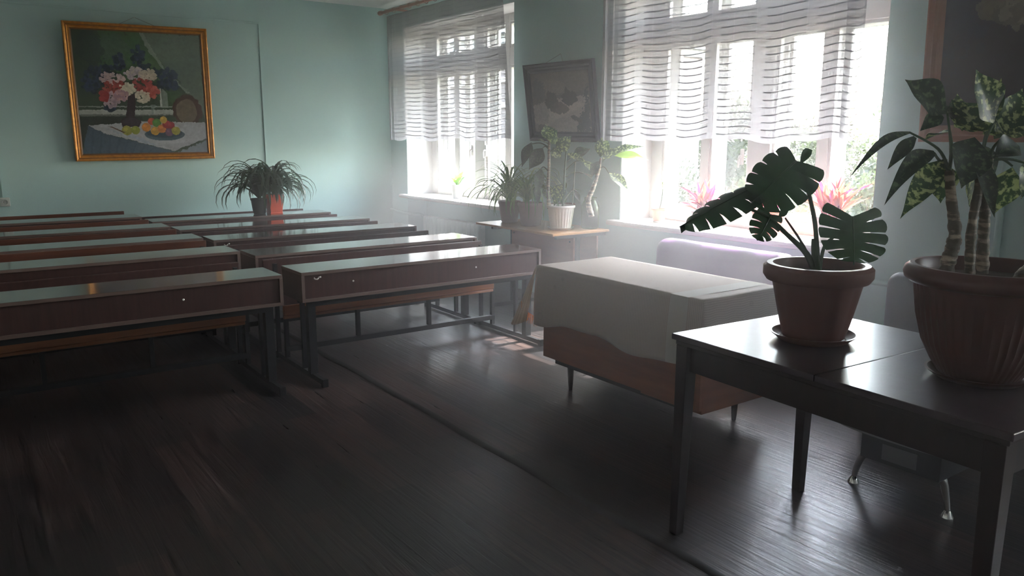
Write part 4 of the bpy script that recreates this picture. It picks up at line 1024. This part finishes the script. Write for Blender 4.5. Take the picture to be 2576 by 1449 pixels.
LV = [((1337, 358), (1312, 422), 14, 'dieff_dark'), ((1366, 372), (1330, 428), 20, 'dieff_dark'), ((1361, 422), (1349, 498), 13, 'dieff_dark'), ((1352, 466), (1352, 520), 9, 'dieff_dark'), ((1384, 354), (1372, 312), 19, 'dieff_leaf'), ((1384, 360), (1402, 326), 17, 'dieff_leaf'),
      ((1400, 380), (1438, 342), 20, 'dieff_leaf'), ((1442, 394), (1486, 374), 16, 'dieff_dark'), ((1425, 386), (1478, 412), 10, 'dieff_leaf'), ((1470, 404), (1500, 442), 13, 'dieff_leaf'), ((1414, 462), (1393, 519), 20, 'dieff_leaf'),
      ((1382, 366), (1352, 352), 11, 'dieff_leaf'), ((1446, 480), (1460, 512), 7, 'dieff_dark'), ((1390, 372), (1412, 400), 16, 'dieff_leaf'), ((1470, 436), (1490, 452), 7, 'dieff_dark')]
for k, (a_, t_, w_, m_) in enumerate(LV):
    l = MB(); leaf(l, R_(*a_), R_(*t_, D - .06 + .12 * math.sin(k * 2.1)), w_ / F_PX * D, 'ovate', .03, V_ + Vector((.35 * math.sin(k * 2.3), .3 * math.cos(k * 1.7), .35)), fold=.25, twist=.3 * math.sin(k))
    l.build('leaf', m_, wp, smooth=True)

# dieffenbachia cutting in the green glass jar
c0 = Vector((4.36, 4.97, .75)); D = 6.46
jr = plant('plant_in_jar', 'leaning dieffenbachia cutting standing in a green glass jar on the old desk', 'potted plant', c0)
b = MB(); b.lathe([(.060, .002), (.072, .01), (.074, .10), (.074, .19), (.060, .225), (.050, .24), (.052, .26), (.055, .262), (.048, .262), (.046, .24), (.055, .22), (.068, .19), (.068, .012)], 36); b.build('jar', 'jar_glass', jr, smooth=2)
R_ = lambda u, v, d=D: rel(jr, at(u, v, d))
cane(jr, [R_(1488, 545), R_(1480, 505), R_(1490, 478), R_(1500, 450), R_(1508, 420), R_(1512, 398)], (.026, .009), seed=7)
for q in range(5):
    g = MB(); g.tube([R_(1508 + q, 420 - q * 4), R_(1524 + q * 5, 395 - q * 3), R_(1540 + q * 9, 388 - q * 7)], (.006, .003), n=6); g.build('leaf_stalk', 'green_stem', jr, smooth=True)
g = MB(); g.tube([R_(1508, 425), R_(1520, 420), R_(1532, 436)], (.005, .003), n=6); g.build('leaf_stalk', 'green_stem', jr, smooth=True)
for k, (a_, t_, w_, m_) in enumerate([((1510, 396), (1522, 340), 19, 'dieff_leaf'), ((1520, 394), (1622, 368), 12, 'dieff_leaf'), ((1545, 392), (1632, 403), 13, 'bright_leaf'), ((1532, 434), (1585, 489), 16, 'dieff_leaf'), ((1505, 405), (1486, 450), 12, 'dieff_dark'), ((1514, 400), (1560, 376), 14, 'dieff_leaf')]):  # one leaf gets a brighter green, standing in for sunlight on it
    l = MB(); leaf(l, R_(*a_), R_(*t_, D + (.02 if k in (1, 2) else -.03)), w_ / F_PX * D, 'ovate', .06, V_ * .7 + Vector((.1 * math.sin(k * 2.3), 0, .6)), fold=.25)
    l.build('leaf', m_, jr, smooth=True)

def strap_plant(root, c, n, length, hw, mats, seed, up=.8, spread=1.0, droop=1.0, zmax=None, name='leaf'):
    """n arching ribbon leaves out of one crown; each a mesh of its own"""
    rd = random.Random(seed)
    for k in range(n):
        a = k * 2.39996 + rd.uniform(-.3, .3); L_ = length * rd.uniform(.65, 1.1); e = rd.uniform(.25, 1.25) * up
        out = Vector((math.cos(a), math.sin(a), 0)); m = MB(); pts = []
        N_ = 10; x = z = 0; ang = e + .35
        for i in range(N_ + 1):
            pts.append(Vector(c) + out * (x * spread) + Vector((0, 0, z))); st_ = L_ / N_
            x += math.cos(ang) * st_; z += math.sin(ang) * st_; ang -= droop * (.10 + .34 * i / N_)
        if zmax is not None:
            pts = [Vector((p_.x, p_.y, max(p_.z, zmax))) for p_ in pts]
        if root.location.x > 3.8: pts = [Vector((min(p_.x, 4.37 - root.location.x), p_.y, p_.z)) for p_ in pts]     # leaves lie against the curtain
        sd = Vector((-math.sin(a), math.cos(a), 0)); vs = []
        for i, p_ in enumerate(pts):
            w = hw * prof('strap', i / N_) * rd.uniform(.95, 1.05)
            vs += [p_ - sd * w + Vector((0, 0, w * .35)), p_, p_ + sd * w + Vector((0, 0, w * .35))]
        m.add(vs, [(i * 3 + j, i * 3 + j + 1, i * 3 + 4 + j, i * 3 + 3 + j) for i in range(N_) for j in range(2)])
        m.build(name, mats[k % len(mats)], root, smooth=True)

# bushy plants on the last desk of the right column
c0 = Vector((2.83, 8.33, .70))
p1 = plant('potted_ribbon_plant', 'bushy dark strap leaved plant in a red square planter on the last desk', 'potted plant', c0)
MB().taper((0, 0, .001), .062, (0, 0, .19), .078).box((-.084, -.084, .185), (.084, .084, .205)).box((-.066, -.066, 0), (.066, .066, .016)).build('planter', 'pot_red', p1, bevel=.003)
MB().box((-.07, -.07, .2), (.07, .07, .208)).build('soil', 'soil', p1)
strap_plant(p1, (0, 0, .21), 90, .62, .018, ['dark_leaf'], 11, up=1.12, droop=1.25, zmax=.012)
c0 = Vector((2.68, 8.37, .70))
p2 = plant('potted_ribbon_plant', 'bushy dark strap leaved plant in a black round pot beside the red planter', 'potted plant', c0)
b = MB(); pot(b, (0, 0, .001), .062, .082, .165, .006, .02); b.build('pot', 'pot_black', p2, smooth=2)
MB().disc((0, 0, .15), .078).build('soil', 'soil', p2)
strap_plant(p2, (0, 0, .16), 90, .66, .017, ['dark_leaf'], 12, up=1.15, droop=1.25, zmax=.012)

# spider plants on the old desk
c0 = Vector((4.12, 5.80, .75))
p3 = plant('potted_spider_plant', 'spider plant in a dark maroon pot at the far end of the old desk', 'potted plant', c0)
b = MB(); pot(b, (0, 0, .001), .072, .098, .19, .006, .03); b.build('pot', 'pot_maroon', p3, smooth=2)
MB().disc((0, 0, .175), .092).build('soil', 'soil', p3)
strap_plant(p3, (0, 0, .18), 54, .60, .009, ['spider_leaf', 'spider_leaf', 'spider_pale'], 21, up=1.05, droop=1.0)
c0 = Vector((4.10, 5.45, .75))
p4 = plant('potted_spider_plant', 'pale hanging spider plant in a pinkish pot at the middle of the old desk', 'potted plant', c0)
b = MB(); pot(b, (0, 0, .001), .085, .11, .20, .007, .03); b.build('pot', 'pot_pinkish', p4, smooth=2)
MB().disc((0, 0, .185), .104).build('soil', 'soil', p4)
strap_plant(p4, (-.02, .03, .20), 90, .58, .0072, ['spider_pale', 'spider_leaf'], 31, up=1.0, droop=1.35)
c0 = Vector((4.33, 5.30, .75))
p5 = plant('potted_cutting', 'small dark plant in a brown pot behind the white ribbed pot', 'potted plant', c0)
b = MB(); pot(b, (0, 0, .001), .08, .105, .19, .006, .03); b.build('pot', 'pot_pinkish', p5, smooth=2)
MB().disc((0, 0, .175), .1).build('soil', 'soil', p5)
strap_plant(p5, (0, 0, .17), 16, .30, .008, ['spider_leaf'], 33, up=1.2, droop=.8)

# plants on the window sills
SZ = SILL + .0105
c0 = Vector((4.74, 7.70, SZ))
s1 = plant('potted_seedling', 'small green plant in a white tapered pot on the far window sill', 'potted plant', c0)
b = MB(); pot(b, (0, 0, .001), .052, .072, .155, .004, .015); b.build('pot', 'pot_white', s1, smooth=2)
MB().disc((0, 0, .14), .068).build('soil', 'soil', s1)
rd = random.Random(3)
for k in range(11):
    a = k * 2.4; e = rd.uniform(.4, 1.2); d = Vector((math.cos(a) * math.cos(e), math.sin(a) * math.cos(e), math.sin(e)))
    l = MB(); leaf(l, (0, 0, .14), Vector((0, 0, .15)) + d * rd.uniform(.14, .22), .030, 'ovate', .1, Vector((0, 0, 1)) - d * .3, fold=.3); l.build('leaf', 'bright_leaf' if k % 3 else 'spider_leaf', s1, smooth=True)

c0 = Vector((4.735, 4.545, SZ))
s2 = plant('potted_seedling', 'thin sprout in a small terracotta pot on the near window sill', 'potted plant', c0)
b = MB(); saucer(b, (0, 0, 0), .055, .012); b.build('saucer', 'pot_white', s2, smooth=2)
b = MB(); pot(b, (0, 0, .006), .044, .058, .105, .006, .02, flute=(16, .05, .01, .08), n=64); b.build('pot', 'terracotta_sunlit', s2, smooth=2)
MB().disc((0, 0, .095), .054).build('soil', 'soil', s2)
MB().tube([(0, 0, .09), (.01, -.012, .17), (.014, -.02, .25), (.01, -.018, .33)], (.005, .003), n=7).build('stem', 'green_stem', s2, smooth=True)
for k in range(5):
    a = k * 2.2; l = MB(); z = .21 + k * .028; leaf(l, (.012, -.018, z), (.012 + .035 * math.cos(a), -.018 + .035 * math.sin(a), z + .02), .012, 'ovate', .1, (0, 0, 1)); l.build('leaf', 'bright_leaf', s2, smooth=True)

def rosette(name, label, c0, potm, leafm, potr, poth, n, L_, seed, flute=None):
    r = plant(name, label, 'potted plant', c0)
    b = MB(); pot(b, (0, 0, .001), potr * .78, potr, poth, .006, .02); b.build('pot', potm, r, smooth=2)
    MB().disc((0, 0, poth - .012), potr * .95).build('soil', 'soil', r)
    rd = random.Random(seed)
    for k in range(n):
        cx_, cy_ = (.35 * potr * math.cos(k * 1.7), .6 * potr * math.sin(k * 1.7)); a = k * 2.39996; e = rd.uniform(.25, 1.35)
        d = Vector((math.cos(a) * math.cos(e), math.sin(a) * math.cos(e), math.sin(e))); z0 = poth - .01 + rd.uniform(0, .09)
        l = MB(); B = Vector((cx_, cy_, z0)); leaf(l, B, B + d * L_ * rd.uniform(.7, 1.1), .017, 'lance', .06, Vector((0, 0, 1)) + Vector((math.cos(a + 2), math.sin(a + 2), 0)) * .4, fold=.45)
        l.build('leaf', leafm[k % len(leafm)], r, smooth=True)
    st_ = MB()
    for q in range(6): st_.tube([(.35 * potr * math.cos(q * 1.05), .6 * potr * math.sin(q * 1.05), poth - .015), (.38 * potr * math.cos(q * 1.05), .65 * potr * math.sin(q * 1.05), poth + .08)], .006, n=6)
    st_.build('stem', 'red_leaf', r, smooth=True)
    return r
rosette('potted_red_plant', 'crimson spiky leaved plant in a dark pot left on the near window sill', Vector((4.78, 4.12, SZ)), 'pot_maroon', ['red_leaf', 'red_leaf', 'orange_leaf'], .085, .12, 46, .20, 4)
rosette('potted_red_plant', 'orange red spiky leaved plant in a greyish pot right on the near window sill', Vector((4.72, 2.98, SZ)), 'pot_grey', ['orange_leaf', 'orange_leaf', 'red_leaf'], .095, .17, 54, .25, 6)
rosette('potted_red_plant', 'low red leaved plant in a terracotta pot on the sill behind the cut leaves', Vector((4.72, 3.48, SZ)), 'pot_red', ['red_leaf', 'orange_leaf'], .105, .17, 14, .10, 9)
